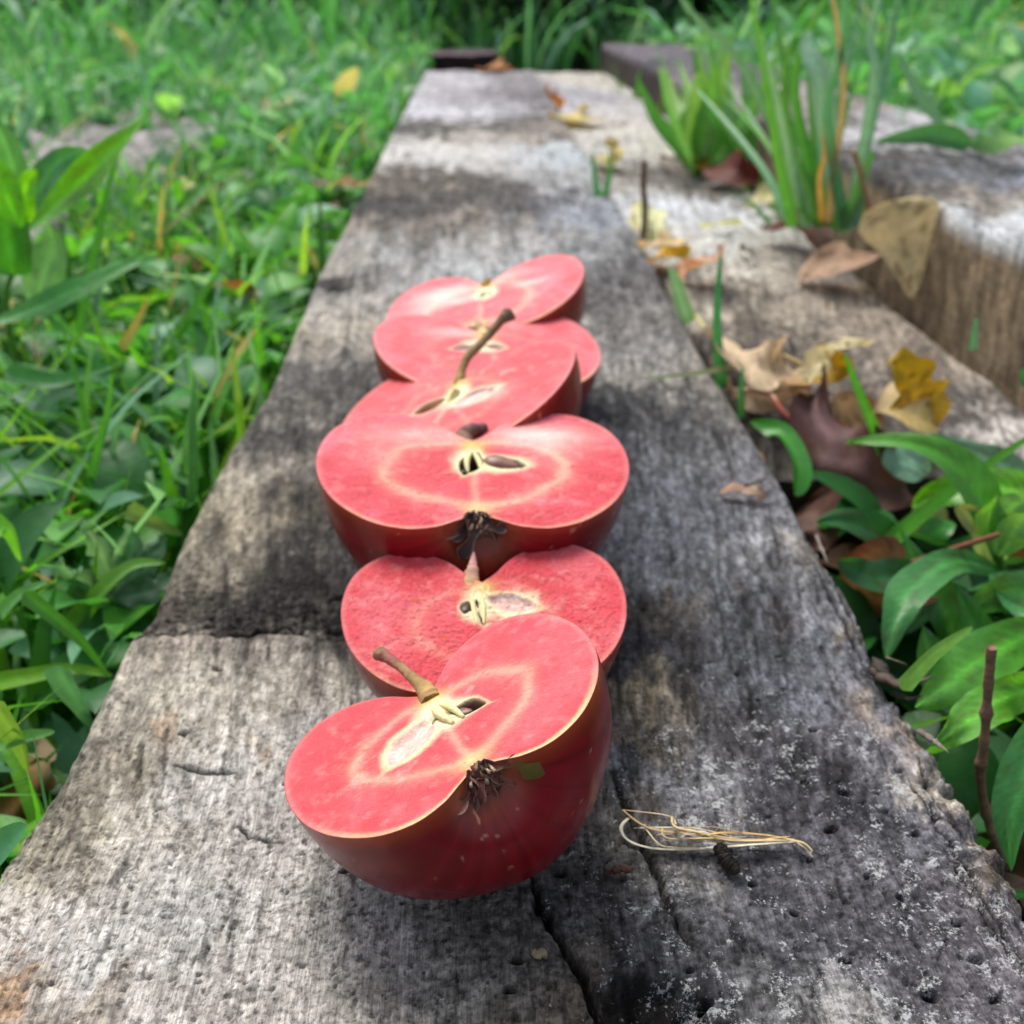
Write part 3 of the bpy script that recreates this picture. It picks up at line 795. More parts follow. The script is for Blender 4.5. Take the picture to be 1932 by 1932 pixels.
    # --- dried calyx
    if 'calyx' in cfg:
        ca_, scale = cfg['calyx']; parts = []; rnd = random.Random(idx)
        for q in range(7):
            a = radians(14 + 152 * q / 6 + rnd.uniform(-9, 9)); L = rnd.uniform(.13, .24) * scale
            d = np.array([cos(a), 0, -sin(a)]); b0 = np.array([0, -.67 * sy, -.01]) + d * .03
            tip = b0 + d * L * rnd.uniform(.5, 1.0) + np.array([0, -1, 0]) * L * rnd.uniform(.25, .6)
            mid = b0 * .5 + tip * .5 + np.array([rnd.uniform(-.02, .02), -.045, rnd.uniform(-.02, .02)])
            end = tip + np.array([rnd.uniform(-.05, .05), rnd.uniform(-.06, .03), rnd.uniform(-.05, .03)])
            Vs, Fs, cs = RIB([b0, mid, tip, end], .12 * scale * rnd.uniform(.7, 1.2), hint=-d + np.array([0, -.8, .3]), kind='rag2', n=22, m=7, fold=rnd.uniform(.2, .7), wav=.012, colr=ca_, rib=.5, seed=q, edge='8a7264')
            parts.append((Vs, np.vstack([Fs[:, :3], Fs[:, [0, 2, 3]]]), cs * rnd.uniform(.6, 1.3)))
        for q in range(3):
            c0 = np.array([rnd.uniform(-.05, .05), -.68 * sy, -.03 - .03 * q])
            Vs, Fs = tube([c0 + [-.05, .02, 0], c0, c0 + [.05, .01, .0]], [.02, .045 * scale, .02], 14, 9, .9, q); parts.append((Vs, Fs, np.tile(lin(ca_) * .7, (len(Vs), 1))))
        for q in range(18):
            a = rnd.uniform(0, pi); r0 = rnd.uniform(0, .08)
            b0 = np.array([cos(a) * r0, -.64 * sy, -sin(a) * r0]); tip = b0 + np.array([rnd.uniform(-.05, .05), -rnd.uniform(.05, .13), rnd.uniform(-.05, .03)])
            Vs, Fs = tube([b0, (b0 + tip) / 2 + .01, tip], [.006, .008, .011], 6, 5, .5, q)
            parts.append((Vs, Fs, np.tile(lin(rnd.choice(['b09a80', '3c2a24', '7a5c48'])), (len(Vs), 1))))
        Vs, Fs, cs = join(parts); mesh('calyx', W(Vs), Fs, BARK, root, cs)
    return root, W


_, W1 = apple(1, (.307,-.251,-.340), (-.0080,.1516,.0342), .0316, 1.004, 1.059,
  'nearest apple half, tilted with brown stem pointing up-left and dark skin showing', dict(
  red='e94a56', pink='ee7078', ring=1.0, ringk=.75, rim=1.0, blush=1.1, stemred=.8, grain=.006, stemflat=.8,
  core=[(-.01,.02,.2,.22),(-.2,-.06,.24,.19)],
  cham=[(-.22,-.05,.23,.15,38,'mem',.05),(.02,.02,.035,.13,75,'cream',.01),(.15,-.04,.13,.08,-38,'husk',.06),(-.045,.04,.012,.03,80,'hole',.05)],
  seeds=[(.115,-.03,-.03,.06,.045,-30,'6a4a3c'),(-.035,.0,-.01,.022,.011,70,'3a2018')],
  strands=[([(-.02,.16,.0),(-.01,.02,.02),(.03,-.13,.0)],.028),([(.03,.16,.0),(.07,.02,.018),(.10,-.13,.0)],.022)],
  stem=([(.0,.30,-.02),(.005,.42,.01),(-.036,.62,.079),(-.087,.78,.150),(-.125,.86,.188),(-.145,.89,.20)], [.066,.062,.036,.038,.058,.032], 'a08050', '7c6a44'),
  calyx=('6a3c32', 1.0)))
_, W2 = apple(2, (.054,.145,-.021), (.0001,.1962,.0285), .0326, .888, .898,
  'coarse-grained apple half directly behind the nearest one, with a short stem spike', dict(
  red='e64e58', pink='ee7a80', coarse=True, grain=.022, ring=.95, ringk=.35, rim=.4,
  core=[(-.03,.06,.15,.22),(.2,.04,.2,.17)], orange=[(-.47,.16,.09,.022,.9),(-.30,-.24,.03,.05,.7),(.34,.32,.06,.02,.6),(-.62,.02,.05,.015,.5)],
  cham=[(.19,.08,.21,.105,-22,'mem',.05),(-.125,.06,.07,.055,75,'cream',.05),(-.05,.09,.05,.012,95,'hole',.05),(-.035,-.06,.09,.007,98,'hole',.04)],
  seeds=[(-.13,.065,-.02,.062,.040,80,'3c241c'),(-.05,.10,-.03,.045,.016,92,'3c1c14')],
  strands=[([(-.085,.2,.0),(-.08,.03,.012),(-.06,-.13,.0)],.016),([(-.02,.2,.0),(-.01,.03,.014),(-.015,-.13,.0)],.016)],
  stem=([(-.06,.26,-.05),(-.076,.36,-.02),(-.06,.48,.01),(-.042,.62,.045)], [.075,.062,.040,.006], 'b89a60', 'c48a8c'), stemflat=.5,
  calyx=('3a2c28', 1.0)))
_, W3 = apple(3, (.037,.070,.032), (-.0022,.2481,.0414), .0419, .906, 1.003,
  'widest apple half, third from the camera, with a big brown seed and black dried calyx', dict(
  red='e8505c', pink='f07f90', coarse=True, grain=.010, ring=1.03, ringk=1.1, rim=.5, blush=.7,
  pale=[(.42,.42,.34,.13,1.0),(-.35,.42,.34,.14,.75),(.55,.25,.2,.15,.5),(-.62,.2,.2,.2,.25)],
  core=[(-.02,.04,.15,.17),(.16,.02,.2,.13)],
  cham=[(-.02,.02,.16,.075,72,'hole',.10),(.19,.02,.15,.075,-18,'husk',.09)],
  seeds=[(.175,.02,-.005,.115,.066,-22,'80584a'),(-.005,-.06,-.06,.06,.030,68,'2c1c18'),(-.07,.03,-.06,.05,.02,95,'3c281c')],
  strands=[([(-.01,.17,.0),(-.045,.05,.0),(-.04,-.05,-.03)],.020),([(.0,.17,.0),(.03,.05,.0),(.05,-.08,-.02)],.018)],
  stem=([(-.03,.30,-.06),(-.035,.38,-.04),(-.06,.48,-.05),(.0,.58,-.05),(.10,.64,-.07)], [.05,.045,.05,.048,.04], '8c6c50', '5a3c44'),
  calyx=('463836', 1.0)))
_, W4 = apple(4, (-.332,.201,-.323), (-.0104,.3036,.0380), .0410, .887, .948,
  'tilted apple half, fourth from the camera, with the long brown stem standing up', dict(
  red='ea525c', pink='f07c80', grain=.006, ringk=.35, ring=.95,
  core=[(.02,.08,.12,.18)], pale=[(.25,.0,.3,.12,.7),(-.3,-.15,.25,.1,.4)],
  cham=[(.02,.09,.05,.10,10,'cream',.04),(.23,.0,.20,.11,25,'mem',.04),(-.16,-.02,.15,.08,38,'flap',.08),(.02,.10,.035,.02,70,'hole',.06)],
  stem=([(-.05,.28,-.04),(-.056,.40,-.012),(-.045,.50,.03),(-.013,.60,.064),(.105,.75,.108),(.22,.90,.173),(.285,.965,.182),(.31,.985,.186)], [.045,.040,.032,.034,.033,.040,.062,.045], '9a7c48', '6a5a4c'),
  strands=[([(-.01,.2,0),(-.01,.1,.02),(.0,-.02,0)],.018)],
  calyx=('3a2c28', 1.0)))
_, W5 = apple(5, (.211,.137,.054), (.0035,.3580,.0373), .0415, .915, .919,
  'fifth apple half from the camera, half hidden behind the long upright stem', dict(
  red='ea525e', pink='f27e88', grain=.008, ringk=.25, core=[(-.05,.06,.2,.14)],
  cham=[(-.22,.03,.13,.07,10,'mem',.05),(.06,.03,.10,.06,-12,'mem',.05),(-.13,.06,.05,.02,10,'hole',.04)],
  pale=[(-.25,.35,.3,.1,.45),(.3,.45,.25,.1,.3)],
  stem=([(.019,.30,-.05),(.019,.40,-.03),(.0,.50,.0),(-.007,.60,.02)], [.06,.05,.035,.02], 'd8c080', 'b88a80'),
  calyx=('3a2c28', 1.0)))
_, W6 = apple(6, (-.104,.152,-.237), (.0011,.4166,.0396), .0425, .922, .951,
  'farthest apple half at the back of the row, pale streaks on its cut face', dict(
  red='ee5e6c', pink='f48c98', grain=.004, ringk=.8, ring=1.05,
  core=[(.03,.10,.14,.15)], pale=[(-.45,.30,.32,.16,1.0),(.2,.45,.25,.12,.7),(-.25,.05,.14,.07,1.0),(.45,.14,.16,.06,.8),(-.55,.05,.2,.15,.5)],
  cham=[(-.01,.08,.06,.03,70,'hole',.07),(.06,.09,.05,.03,100,'cream',.02)],
  stem=([(.0,.30,-.04),(.0,.37,-.02),(.01,.42,.0)], [.06,.05,.03], 'c8a040', '9a7030'),
  calyx=('3a2c28', 1.0)))

# olive fleck stuck to the nearest apple
ff = []
for a in np.linspace(-1, 1, 5):
    for b in np.linspace(-1, 1, 5):
        r_ = .055; x_ = .235 + a * r_; z_ = -.10 - .02 * a + b * r_ * .9
        rad = hypot(x_, z_)
        yy = np.interp(rad, PXo[8:][::-1], (np.array(PYo[8:]) * 1.004)[::-1])
        ff.append((x_, yy - .012 + .004 * b * b, z_ / 1.0))
tag(mesh('leaf_scrap', W1(ff), grid_faces(5, 5), DRY, None, np.tile(lin('7c6c34') * .8, (25, 1))),
    'tiny olive green square scrap stuck to the nearest apple beside its calyx', 'leaf scrap')


GF = .80   # living-leaf reflectance relative to the picture colour


def blade(px, Y, w, colr, label, group=None, name='grass_sprout', cat='grass sprout', kind='blade', hint=(0, -.8, .6), mat=None, **k):
    Ys = Y if isinstance(Y, (list, tuple)) else [Y] * len(px)
    if len(Ys) == 2 and len(px) != 2: Ys = np.linspace(Ys[0], Ys[1], len(px))
    V, Fc, c = ribbon([ony(a, b, yy) for (a, b), yy in zip(px, Ys)], w, hint=hint, kind=kind, colr=colr, **k)
    return tag(mesh(name, V, Fc, mat or LEAF, None, c * GF), label, cat, group)


def dry(px, w, colr, label, name='fallen_leaf', cat='fallen leaf', kind='ovate', hint=(0, -.3, 1), group='fallen autumn leaves', stalk=None, Y=None, **k):
    """px: (x, y, z) points: picture ray met with the plane at height z"""
    pts = [onz(a, b, z) for a, b, z in px] if Y is None else [ony(a, b, Y + z) for a, b, z in px]
    kk = dict(fold=.3, wav=.003, m=13, n=46, spots=.6, seed=sum(int(q[0]) for q in px) % 97); kk.update(k); kk['m'] = 13; kk['n'] = 46
    V, Fc, c = ribbon(pts, w, hint=hint, kind=kind, colr=colr, **kk)
    if stalk is None: return tag(mesh(name, V, Fc, DRY, None, c * .85), label, cat, group)
    root = empty(name, tuple(V[V[:, 2].argmin()])); tag(root, label, cat, group)
    mesh('blade', V, Fc, DRY, root, c * .85)
    sp = [onz(a, b, z) for a, b, z in stalk[0]]
    Vs, Fs = tube(sp, np.linspace(stalk[1], stalk[1] * .7, len(sp)), 20, 7)
    mesh('stalk', Vs, Fs, STRAW, root, np.tile(lin(stalk[2]) * .8, (len(Vs), 1)))
    return root


# things on the first beam -------------------------------------------------
parts = []
def strand(pts, r, c): 
    p = [onz(a, b, .0008 + z) for a, b, z in pts]; V, Fc = tube(p, [r * .8] + [r] * (len(p) - 2) + [r * .5], 36, 8, .35, len(parts), .3)
    parts.append((V, Fc, np.tile(lin(c) * .85, (len(V), 1))))
strand([(1175,1528,.002),(1240,1535,.004),(1268,1541,.004)], .00022, 'd8c09a')
strand([(1175,1528,.002),(1210,1555,.003),(1250,1568,.003),(1330,1575,.003),(1400,1584,.002),(1470,1580,.002)], .0004, 'b89a6c')
strand([(1190,1540,.002),(1172,1560,.001),(1185,1585,.0),(1230,1600,.0),(1300,1602,.0),(1400,1595,.0),(1500,1588,.001)], .00038, 'e4dcc4')
strand([(1268,1541,.004),(1275,1560,.005),(1320,1570,.004),(1380,1585,.003),(1500,1586,.002),(1534,1606,.001)], .0004, 'd6bc88')
strand([(1250,1560,.003),(1256,1580,.003),(1310,1584,.002),(1420,1584,.002),(1490,1578,.003)], .0003, 'c8aa74')
strand([(1215,1558,.003),(1240,1590,.002),(1262,1598,.001),(1320,1600,.001)], .0003, 'dcc8a0')
strand([(1500,1586,.001),(1520,1602,.0005),(1534,1618,.0)], .0003, 'cdb68c')
strand([(1300,1590,.001),(1350,1572,.004),(1430,1574,.003),(1500,1584,.001)], .00035, 'c8a468')
strand([(1275,1555,.005),(1272,1545,.005),(1268,1541,.006)], .0003, 'e0d2b4')
for q in range(10):
    r_ = random.Random(q + 40); a0 = r_.uniform(1190, 1330); a1 = a0 + r_.uniform(90, 220); y0_ = 1572 + (a0 - 1190) * .08 + r_.uniform(-14, 14)
    strand([(a0, y0_, .001), ((a0 + a1) / 2, y0_ + r_.uniform(-8, 10), r_.uniform(.001, .005)), (a1, 1586 + r_.uniform(-8, 10), .001)], r_.uniform(.00012, .00026), r_.choice(['d8ccb0', 'c8b080', 'b49468', 'e4dcc8']))
V, Fc, c = join(parts)
tag(mesh('straw_wisp', V, Fc, STRAW, None, c), 'wisp of dry straw lying right of the nearest apple', 'straw')

p = [onz(a, b, .002) for a, b in [(1355,1597),(1365,1612),(1378,1630),(1390,1643)]]
cp = catmull(p, 60); V, Fc = tube(cp, .0011 + .00018 * np.sin(np.arange(60) * 1.1 + 1.5 * vn(np.arange(60) * .2, np.zeros(60), 3)) * 1 - .0004 * (np.linspace(-1, 1, 60) ** 6), 120, 12, .8, 3)
c = np.tile(lin('3c342c'), (len(V), 1)) * (.4 + 1.1 * vn(np.arange(len(V)) * .21, 0 * np.arange(len(V)), 8))[:, None]
tag(mesh('ridged_pellet', V, Fc, BARK, None, c), 'small dark ridged pellet lying just in front of the straw', 'pellet')  # dark segmented worm-like pellet
V, Fc = tube([onz(1143,1648,.0006), onz(1165,1640,.0018), onz(1185,1640,.0015), onz(1196,1636,.001)], [.0004,.0011,.0008,.0002], 24, 7, .8, 5, .5)
tag(mesh('bark_sliver', V, Fc, BARK, None, np.tile(lin('4a2a20'), (len(V), 1))), 'reddish brown bark sliver near the foot of the nearest apple', 'bark sliver')
V, Fc = tube([onz(1006,1795,.0), onz(1012,1800,.001), onz(1024,1800,.001), onz(1030,1808,.0)], [.0005,.0009,.0009,.0003], 20, 9, .9, 6, .7)
tag(mesh('bark_crumb', V, Fc, BARK, None, np.tile(lin('8c7c60'), (len(V), 1))), 'pale tan crumb in the crack in front of the nearest apple', 'bark crumb')
dry([(1360,925,.001),(1385,914,.005),(1405,918,.0035),(1428,922,.005),(1447,938,.001)], .0085, 'b99a84', 'small curled tan leaf fragment on the apples\' beam near its right edge',
    kind='rag', fold=-.2, wav=.0006, name='leaf_fragment', stalk=([(1405,916,.004),(1425,910,.004),(1447,902,.003)], .0006, '6a5a4c'))

# fallen leaves on and beside the second beam ------------------------------
def z2(a, b): return (a, b, Z2 + .003)
dry([(1195,388,-.005),(1205,412,.0),(1212,440,-.004)], .018, 'e0dca8', 'cream leaf behind the small upright twig in the gap', kind='rag')
dry([(1232,395,-.004),(1240,425,.003),(1235,455,-.004)], .020, 'dde0b0', 'pale green-yellow leaf just right of the small upright twig', kind='rag')
dry([(1215,465,.004),(1250,455,.010),(1296,452,.004)], .020, 'e8cfa0', 'peach-cream curled leaf edge lying on the orange leaf', kind='rag')
dry([(1218,505,-.012),(1240,485,-.002),(1275,478,.0),(1300,462,.004)], .024, 'd89a20', 'orange and yellow leaf wedged in the gap beside the first beam', kind='ovate', col2='d8c030')
dry([(1282,520,-.006),(1320,500,.002),(1350,485,.010),(1366,462,.018)], .024, 'dba880', 'peach leaf standing beside a thin green blade', kind='ovate')
dry([(1322,428,-.006),(1360,424,-.004),(1402,418,-.004)], .010, 'dcdc9c', 'small flat pale yellow leaf in the middle of the low beam', kind='rag', wav=.001)
dry([(1405,392,-.004),(1450,372,.004),(1490,360,.006),(1520,345,.004)], .022, 'cfca98', 'long pale yellow leaf at the foot of the grass tuft', kind='lance')
dry([(1395,470,-.006),(1412,474,-.002),(1425,482,-.006)], .006, '5c4c4c', 'tiny dark leaf crumb in the middle of the low beam', kind='rag', name='leaf_crumb', cat='leaf crumb', group=None)
dry([(1448,430,.0),(1510,428,.006),(1545,465,.002),(1600,478,-.004)], .030, '6a3a34', 'dark red curled leaf under the grass tuft', kind='ovate', hint=(.3, -.8, .6), wav=.005, col2='9a7460')
dry([(1508,530,-.006),(1560,508,.0),(1620,486,.008),(1668,480,.004)], .030, 'cfae92', 'beige leaf lying between the dark red leaf and the upright tan leaf', kind='lance', col2='c4a088')
dry([(1720,562,-.02),(1716,520,-.014),(1704,460,-.004),(1692,410,.0),(1684,378,.004)], .047, Y=.60, colr='e2cf9e', label='large tan leaf standing upright in the gap against the raised beam', kind='drop', hint=(-.35, -.7, 1.0), wav=.002, fold=.12, rib=-.12,
    stalk=None, m=11, n=30)
dry([(1652,470,-.002),(1640,430,.006),(1630,392,.018)], .016, 'c8b084', 'narrow tan leaf half tucked behind the large upright tan leaf', kind='lance', hint=(0, -1, .3))
dry([(1350,640,-.004),(1380,665,.008),(1430,690,.010),(1470,712,.006),(1520,725,.004)], .030, 'dcc4a4', 'cream and pinkish torn leaf heaped beside the short green blades', kind='rag', wav=.006)
dry([(1380,735,-.010),(1440,745,-.002),(1490,742,.0),(1530,735,.002)], .030, 'c8ae92', 'beige crumpled leaf under the cream torn leaf', kind='rag', wav=.006)
dry([(1495,738,.0),(1530,700,.008),(1570,670,.016),(1600,652,.022),(1635,648,.020)], .020, 'e6dcae', 'cream folded leaf with a blunt end, on top of the leaf heap', kind='rag', wav=.003)
dry([(1532,690,.004),(1560,695,.006),(1612,690,.008)], .018, 'b8921c', 'mustard yellow cupped leaf under the cream folded leaf', kind='ovate', hint=(0, -.9, .5), fold=.6)
dry([(1680,688,.018),(1715,712,.012),(1735,750,.004),(1765,805,-.006)], .028, 'b89a18', 'mustard yellow folded leaf standing on the low beam', kind='rag', hint=(-.4, -.7, .6), wav=.002, col2='c8a030')
dry([(1650,775,-.004),(1690,770,.0),(1730,785,-.001),(1768,808,-.006)], .034, 'd8c498', 'pale yellow leaf flat under the mustard folded leaf', kind='ovate', wav=.002, col2='dcc070')
dry([(1548,722,.004),(1540,780,-.004),(1580,850,-.012),(1640,900,-.018),(1720,938,-.024)], .029, '7a5c60', 'large purple-brown curled leaf spilling over the end of the low beam', kind='heart', hint=(-.35, -.75, .6), wav=.010, fold=.35, col2='6a4a46', m=11, n=34, rib=.3, edge='5c3c34')
dry([(1572,745,.0),(1605,800,-.012),(1650,850,-.018),(1700,890,-.026)], .030, 'c8a880', 'tan leaf behind the large purple-brown curled leaf', kind='lance', hint=(.4, -.6, .6), edge='7c4c34')
dry([(1440,850,-.020),(1462,880,-.022),(1475,920,-.030)], .022, 'b8a07c', 'tan leaf down in the gap behind the wide dark green blade', kind='ovate')
dry([(1530,945,-.030),(1550,990,-.034),(1565,1040,-.040)], .024, '7c5a50', 'brown leaf down in the gap beside the apples\' beam, upper of two', kind='ovate', hint=(-.5, -.6, .5))
dry([(1722,1072,-.020),(1680,1085,-.018),(1640,1110,-.028),(1620,1150,-.040)], .026, '9a6c48', 'brown curled leaf beside the reddish stalk, right of the apples\' beam', kind='ovate', hint=(-.3, -.8, .5), wav=.004, edge='6a3428', col2='8a6a48')
V, Fc = tube([onz(1650,1085,-.018), onz(1720,1062,-.012), onz(1800,1035,-.004), onz(1885,1008,.004)], [.0009,.0010,.0009,.0008], 20, 7)
tag(mesh('leaf_stalk', V, Fc, BARK, None, np.tile(lin('7c4a34'), (len(V), 1))), 'thin reddish brown stalk crossing the green leaves at right', 'stalk')
V, Fc = tube([onz(1438,655,.012), onz(1485,675,.008), onz(1530,697,.004)], [.0011,.0011,.0013], 16, 7)
c = np.tile(lin('d8bc80') * .85, (len(V), 1)); c[:30] = lin('c86a50') * .8
tag(mesh('leaf_stalk', V, Fc, STRAW, None, c), 'yellow stalk with red tip lying across the leaf heap', 'stalk')
V, Fc = tube([onz(1400,735,.002), onz(1450,742,.003), onz(1475,775,-.002), onz(1512,810,-.008)], [.0010,.0012,.0012,.0010], 20, 7)
c = np.tile(lin('d8a888') * .8, (len(V), 1)); c[70:] = lin('d0705a') * .8
tag(mesh('leaf_stalk', V, Fc, STRAW, None, c), 'salmon pink forked stalk hanging below the leaf heap', 'stalk')
V, Fc = tube([onz(1312,595,.002), onz(1335,625,.002), onz(1350,645,.0)], [.0008,.0012,.0012], 12, 6)
tag(mesh('leaf_stalk', V, Fc, STRAW, None, np.tile(lin('d8cc80') * .8, (len(V), 1))), 'short pale yellow stalk left of the leaf heap', 'stalk')
# far leaves
dry([(1052,218,-.004),(1090,222,.002),(1135,224,-.002)], .050, 'd8c478', 'yellow leaf far along the beams beside an orange scrap', kind='ovate')
dry([(1030,172,.03),(1042,188,.012),(1060,202,-.002)], .030, 'b8742c', 'orange-brown upright leaf scrap far along the beams', kind='rag', hint=(0, -1, .3))
dry([(912,131,.002),(938,129,.006),(965,133,.002)], .060, 'b87838', 'orange-brown leaf near the far end of the apples\' beam', kind='ovate')
dry([(1140,300,-.004),(1155,285,.010),(1165,272,.014)], .026, 'dccc80', 'pale yellow leaf by the pair of green blades in the gap', kind='ovate', hint=(0, -1, .4))
dry([(1285,290,-.004),(1308,300,.002),(1330,322,-.004)], .034, 'c8a030', 'yellow leaf at the far right edge of the low beam', kind='rag', hint=(0, -.8, .6))
dry([(1345,318,.004),(1390,322,.008),(1435,335,.0)], .034, '6a3028', 'dark red leaf in the shade behind the grass tuft', kind='ovate', hint=(0, -.9, .5))
dry([(1278,292,.01),(1260,300,.002),(1245,296,.0)], .010, '8c7c6c', 'small grey-brown leaf near the yellow leaf on the low beam', kind='rag')
dry([(286,360,-.02),(310,345,-.012),(335,352,-.02)], .026, 'd0b81c', 'bright yellow leaf on the sunken left beam', kind='ovate', hint=(0, -.8, .6))
dry([(335,345,-.018),(355,355,-.012),(372,365,-.02)], .022, 'd4cc90', 'cream leaf right beside the bright yellow leaf on the left', kind='rag')
dry([(290,322,-.02),(312,330,-.014),(330,336,-.02)], .020, 'd0aca4', 'pinkish leaf just above the bright yellow leaf on the left', kind='rag')
dry([(500,215,-.0),(520,200,.008),(545,185,.012)], .040, 'c8c08c', 'cream leaf in the far left grass', kind='ovate')
dry([(-30,640,-.050),(30,655,-.045),(105,665,-.05)], .050, '6a3c2c', 'reddish brown leaf lying at the left edge of the picture', kind='rag', wav=.006, col2='9a7c70')
dry([(-40,1440,-.050),(-5,1490,-.045),(25,1530,-.045),(62,1560,-.052)], .034, '9a7840', 'brown and yellow leaf in the lower left corner of the grass', kind='ovate', wav=.004, col2='6a4c2c', edge='8c8060')
dry([(640,345,-.01),(665,350,-.004),(690,345,-.01)], .03, 'b08c60', 'tan leaf against the left edge of the apples\' beam', kind='rag')

# twigs --------------------------------------------------------------------
def twig(px, Y, r, colr, label, knots=()):
    p = [ony(a, b, Y) for a, b in px]; n = 60
    rad = np.interp(np.linspace(0, 1, n), np.linspace(0, 1, len(p)), [r] * len(p)) * (1 + .06 * np.sin(np.arange(n) * .8))
    for k in knots: rad = rad + r * .45 * np.exp(-((np.linspace(0, 1, n) - k) / .018) ** 2)
    V, Fc = tube(catmull(p, n), rad, 100, 10, .15, 3)
    q = (.7 + .6 * vn(np.arange(len(V)) * .11, 0 * np.arange(len(V)), 4))[:, None]
    return tag(mesh('twig', V, Fc, BARK, None, np.tile(lin(colr) * .8, (len(V), 1)) * q), label, 'twig')
twig([(1871,1222),(1864,1300),(1858,1390),(1850,1470),(1868,1560),(1910,1680)], .185, .0011, '8a6a54', 'bare brown upright twig among the broad leaves at right', (.3, .52, .75))
twig([(1216,305),(1214,350),(1217,400),(1212,460)], .70, .0022, '7a6450', 'short brown twig sticking up from the gap beside the far cream leaves')
twig([(1655,470),(1640,400),(1625,330),(1610,285)], .66, .0020, 'b08e68', 'dry tan stem at the right of the grass tuft')

# single blades in the gap -------------------------------------------------
GG = 'single green blades in the gaps'
blade([(1362,735),(1356,680),(1352,600),(1360,475)], .43, .0065, '3f8a5c', 'tall narrow green blade standing in the gap left of the leaf heap', GG)
blade([(1398,790),(1398,740),(1402,690)], .405, .0040, '4a8a5c', 'short green blade just right of the tall narrow blade', GG)
blade([(1300,610),(1285,570),(1272,525),(1262,505)], .52, .0105, '7fb08c', 'pale bluish green blade hugging the first beam\'s right edge', GG)
blade([(1668,860),(1640,790),(1612,720),(1592,665)], .36, .0058, '5fae3a', 'bright green blade rising in front of the mustard leaf', GG)
blade([(1128,372),(1122,330),(1118,285)], .84, .006, '3d8a50', 'left of two small green blades far along the gap', GG)
blade([(1140,372),(1150,330),(1150,285)], .86, .006, '4a9058', 'right of two small green blades far along the gap', GG)
blade([(1500,935),(1506,880),(1475,820),(1415,795)], [.325, .34, .36, .37], .013, '3f9a2a', 'wide dark green blade curling over in the gap', GG, kind='lance', hint=(.3, -.9, .3))
blade([(1395,690),(1310,705),(1210,715)], [.43, .42, .41], .003, '9fb08c', 'thin pale blade leaning across the apples\' beam', GG)
blade([(1834,660),(1838,630),(1842,598)], .46, .005, '5f9a80', 'small bluish green blade before the raised beam\'s brown side', GG)
blade([(1985,760),(1940,720),(1928,695)], .44, .010, '3f9a58', 'green blade tip at the right edge, below the raised beam', GG, kind='lance')
blade([(1600,1095),(1720,985),(1830,900),(1960,812)], [.29, .31, .32, .33], .0068, '5fb02e', 'long straight bright green blade slanting up to the right edge', GG)
blade([(1700,1300),(1755,1240),(1800,1205),(1836,1182)], [.19, .195, .20, .205], .0042, '7fba4a', 'thin light green blade touching the splintered edge', GG)

# broad-leaved plant at right ----------------------------------------------
def plant(name, label, cat, base, stem, leaves, scol='6a9a40', sr=.0018, group=None, leafname='leaf'):
    root = empty(name, tuple(base)); tag(root, label, cat, group)
    if stem:
        V, Fc = tube(stem, np.linspace(sr, sr * .6, len(stem)), 24, 8)
        mesh('stem', V, Fc, LEAF, root, np.tile(lin(scol) * GF, (len(V), 1)))
    for px, Y, w, c, k in leaves:
        Ys = Y if isinstance(Y, (list, tuple)) else [Y] * len(px)
        if len(Ys) == 2 and len(px) != 2: Ys = np.linspace(Ys[0], Ys[1], len(px))
        kk = dict(kind='lance', seed=int(px[0][0] + px[-1][0]) % 91, spots=.35, hint=(0, -.6, .8), m=13, n=50, fold=.22, wav=.0012, rib=.5); kk.update(k)
        if kk['kind'] != 'lobed': kk['n'] = 50
        V, Fc, cc = ribbon([ony(a, b, yy) for (a, b), yy in zip(px, Ys)], w, colr=c, **kk)
        mesh(leafname, V, Fc, LEAF, root, cc * GF)
    return root


g = ony(1905, 1180, .30)
plant('broadleaf_plant', 'leafy green plant with an arching leaf over the purple-brown leaf', 'plant', (g[0], g[1], GZ),
  [(g[0] + .01, g[1], GZ), tuple(ony(1893, 1110, .29)), tuple(ony(1885, 1045, .285)), tuple(ony(1888, 985, .285))],
  [([(1884,1075),(1866,985),(1815,893),(1725,838),(1597,833)], [.285, .31], .0135, '5aa83a', dict(kind='lance', fold=.35, rib=.2)),
   ([(1884,1078),(1800,1062),(1720,1110),(1690,1170),(1672,1245)], [.285,.27,.25,.24,.232], 0.0120, '4f9a50', dict(hint=(-.3, -.6, .9), fold=.2)),
   ([(1884,1065),(1860,1010),(1830,975),(1806,955)], .29, .011, '8fbf80', dict(kind='ovate', hint=(0, -.9, .4), col2='b0b070')),
   ([(1886,1020),(1868,975),(1880,935)], .285, .010, '74b84a', dict(hint=(0, -1, .2))),
   ([(1888,1010),(1905,965),(1935,945)], .285, .014, '7ab860', dict(hint=(0, -1, .3))),
   ([(1888,1050),(1915,1000),(1950,970)], .28, .012, '84c060', dict(hint=(0, -1, .3))),
   ([(1886,1080),(1905,1110),(1940,1150),(1990,1170)], [.28, .25], .014, '5fae68', dict(hint=(0, -.8, .6))),
   ([(1990,950),(1930,925),(1850,920),(1770,935),(1720,955)], [.31, .33], .015, '6fc02c', dict(kind='lance', fold=.4)),
   ([(1960,900),(1900,880),(1830,850),(1760,820)], [.36, .37], .012, '6a9a7a', dict(kind='lance'))])
g = ony(2010, 1400, .23)
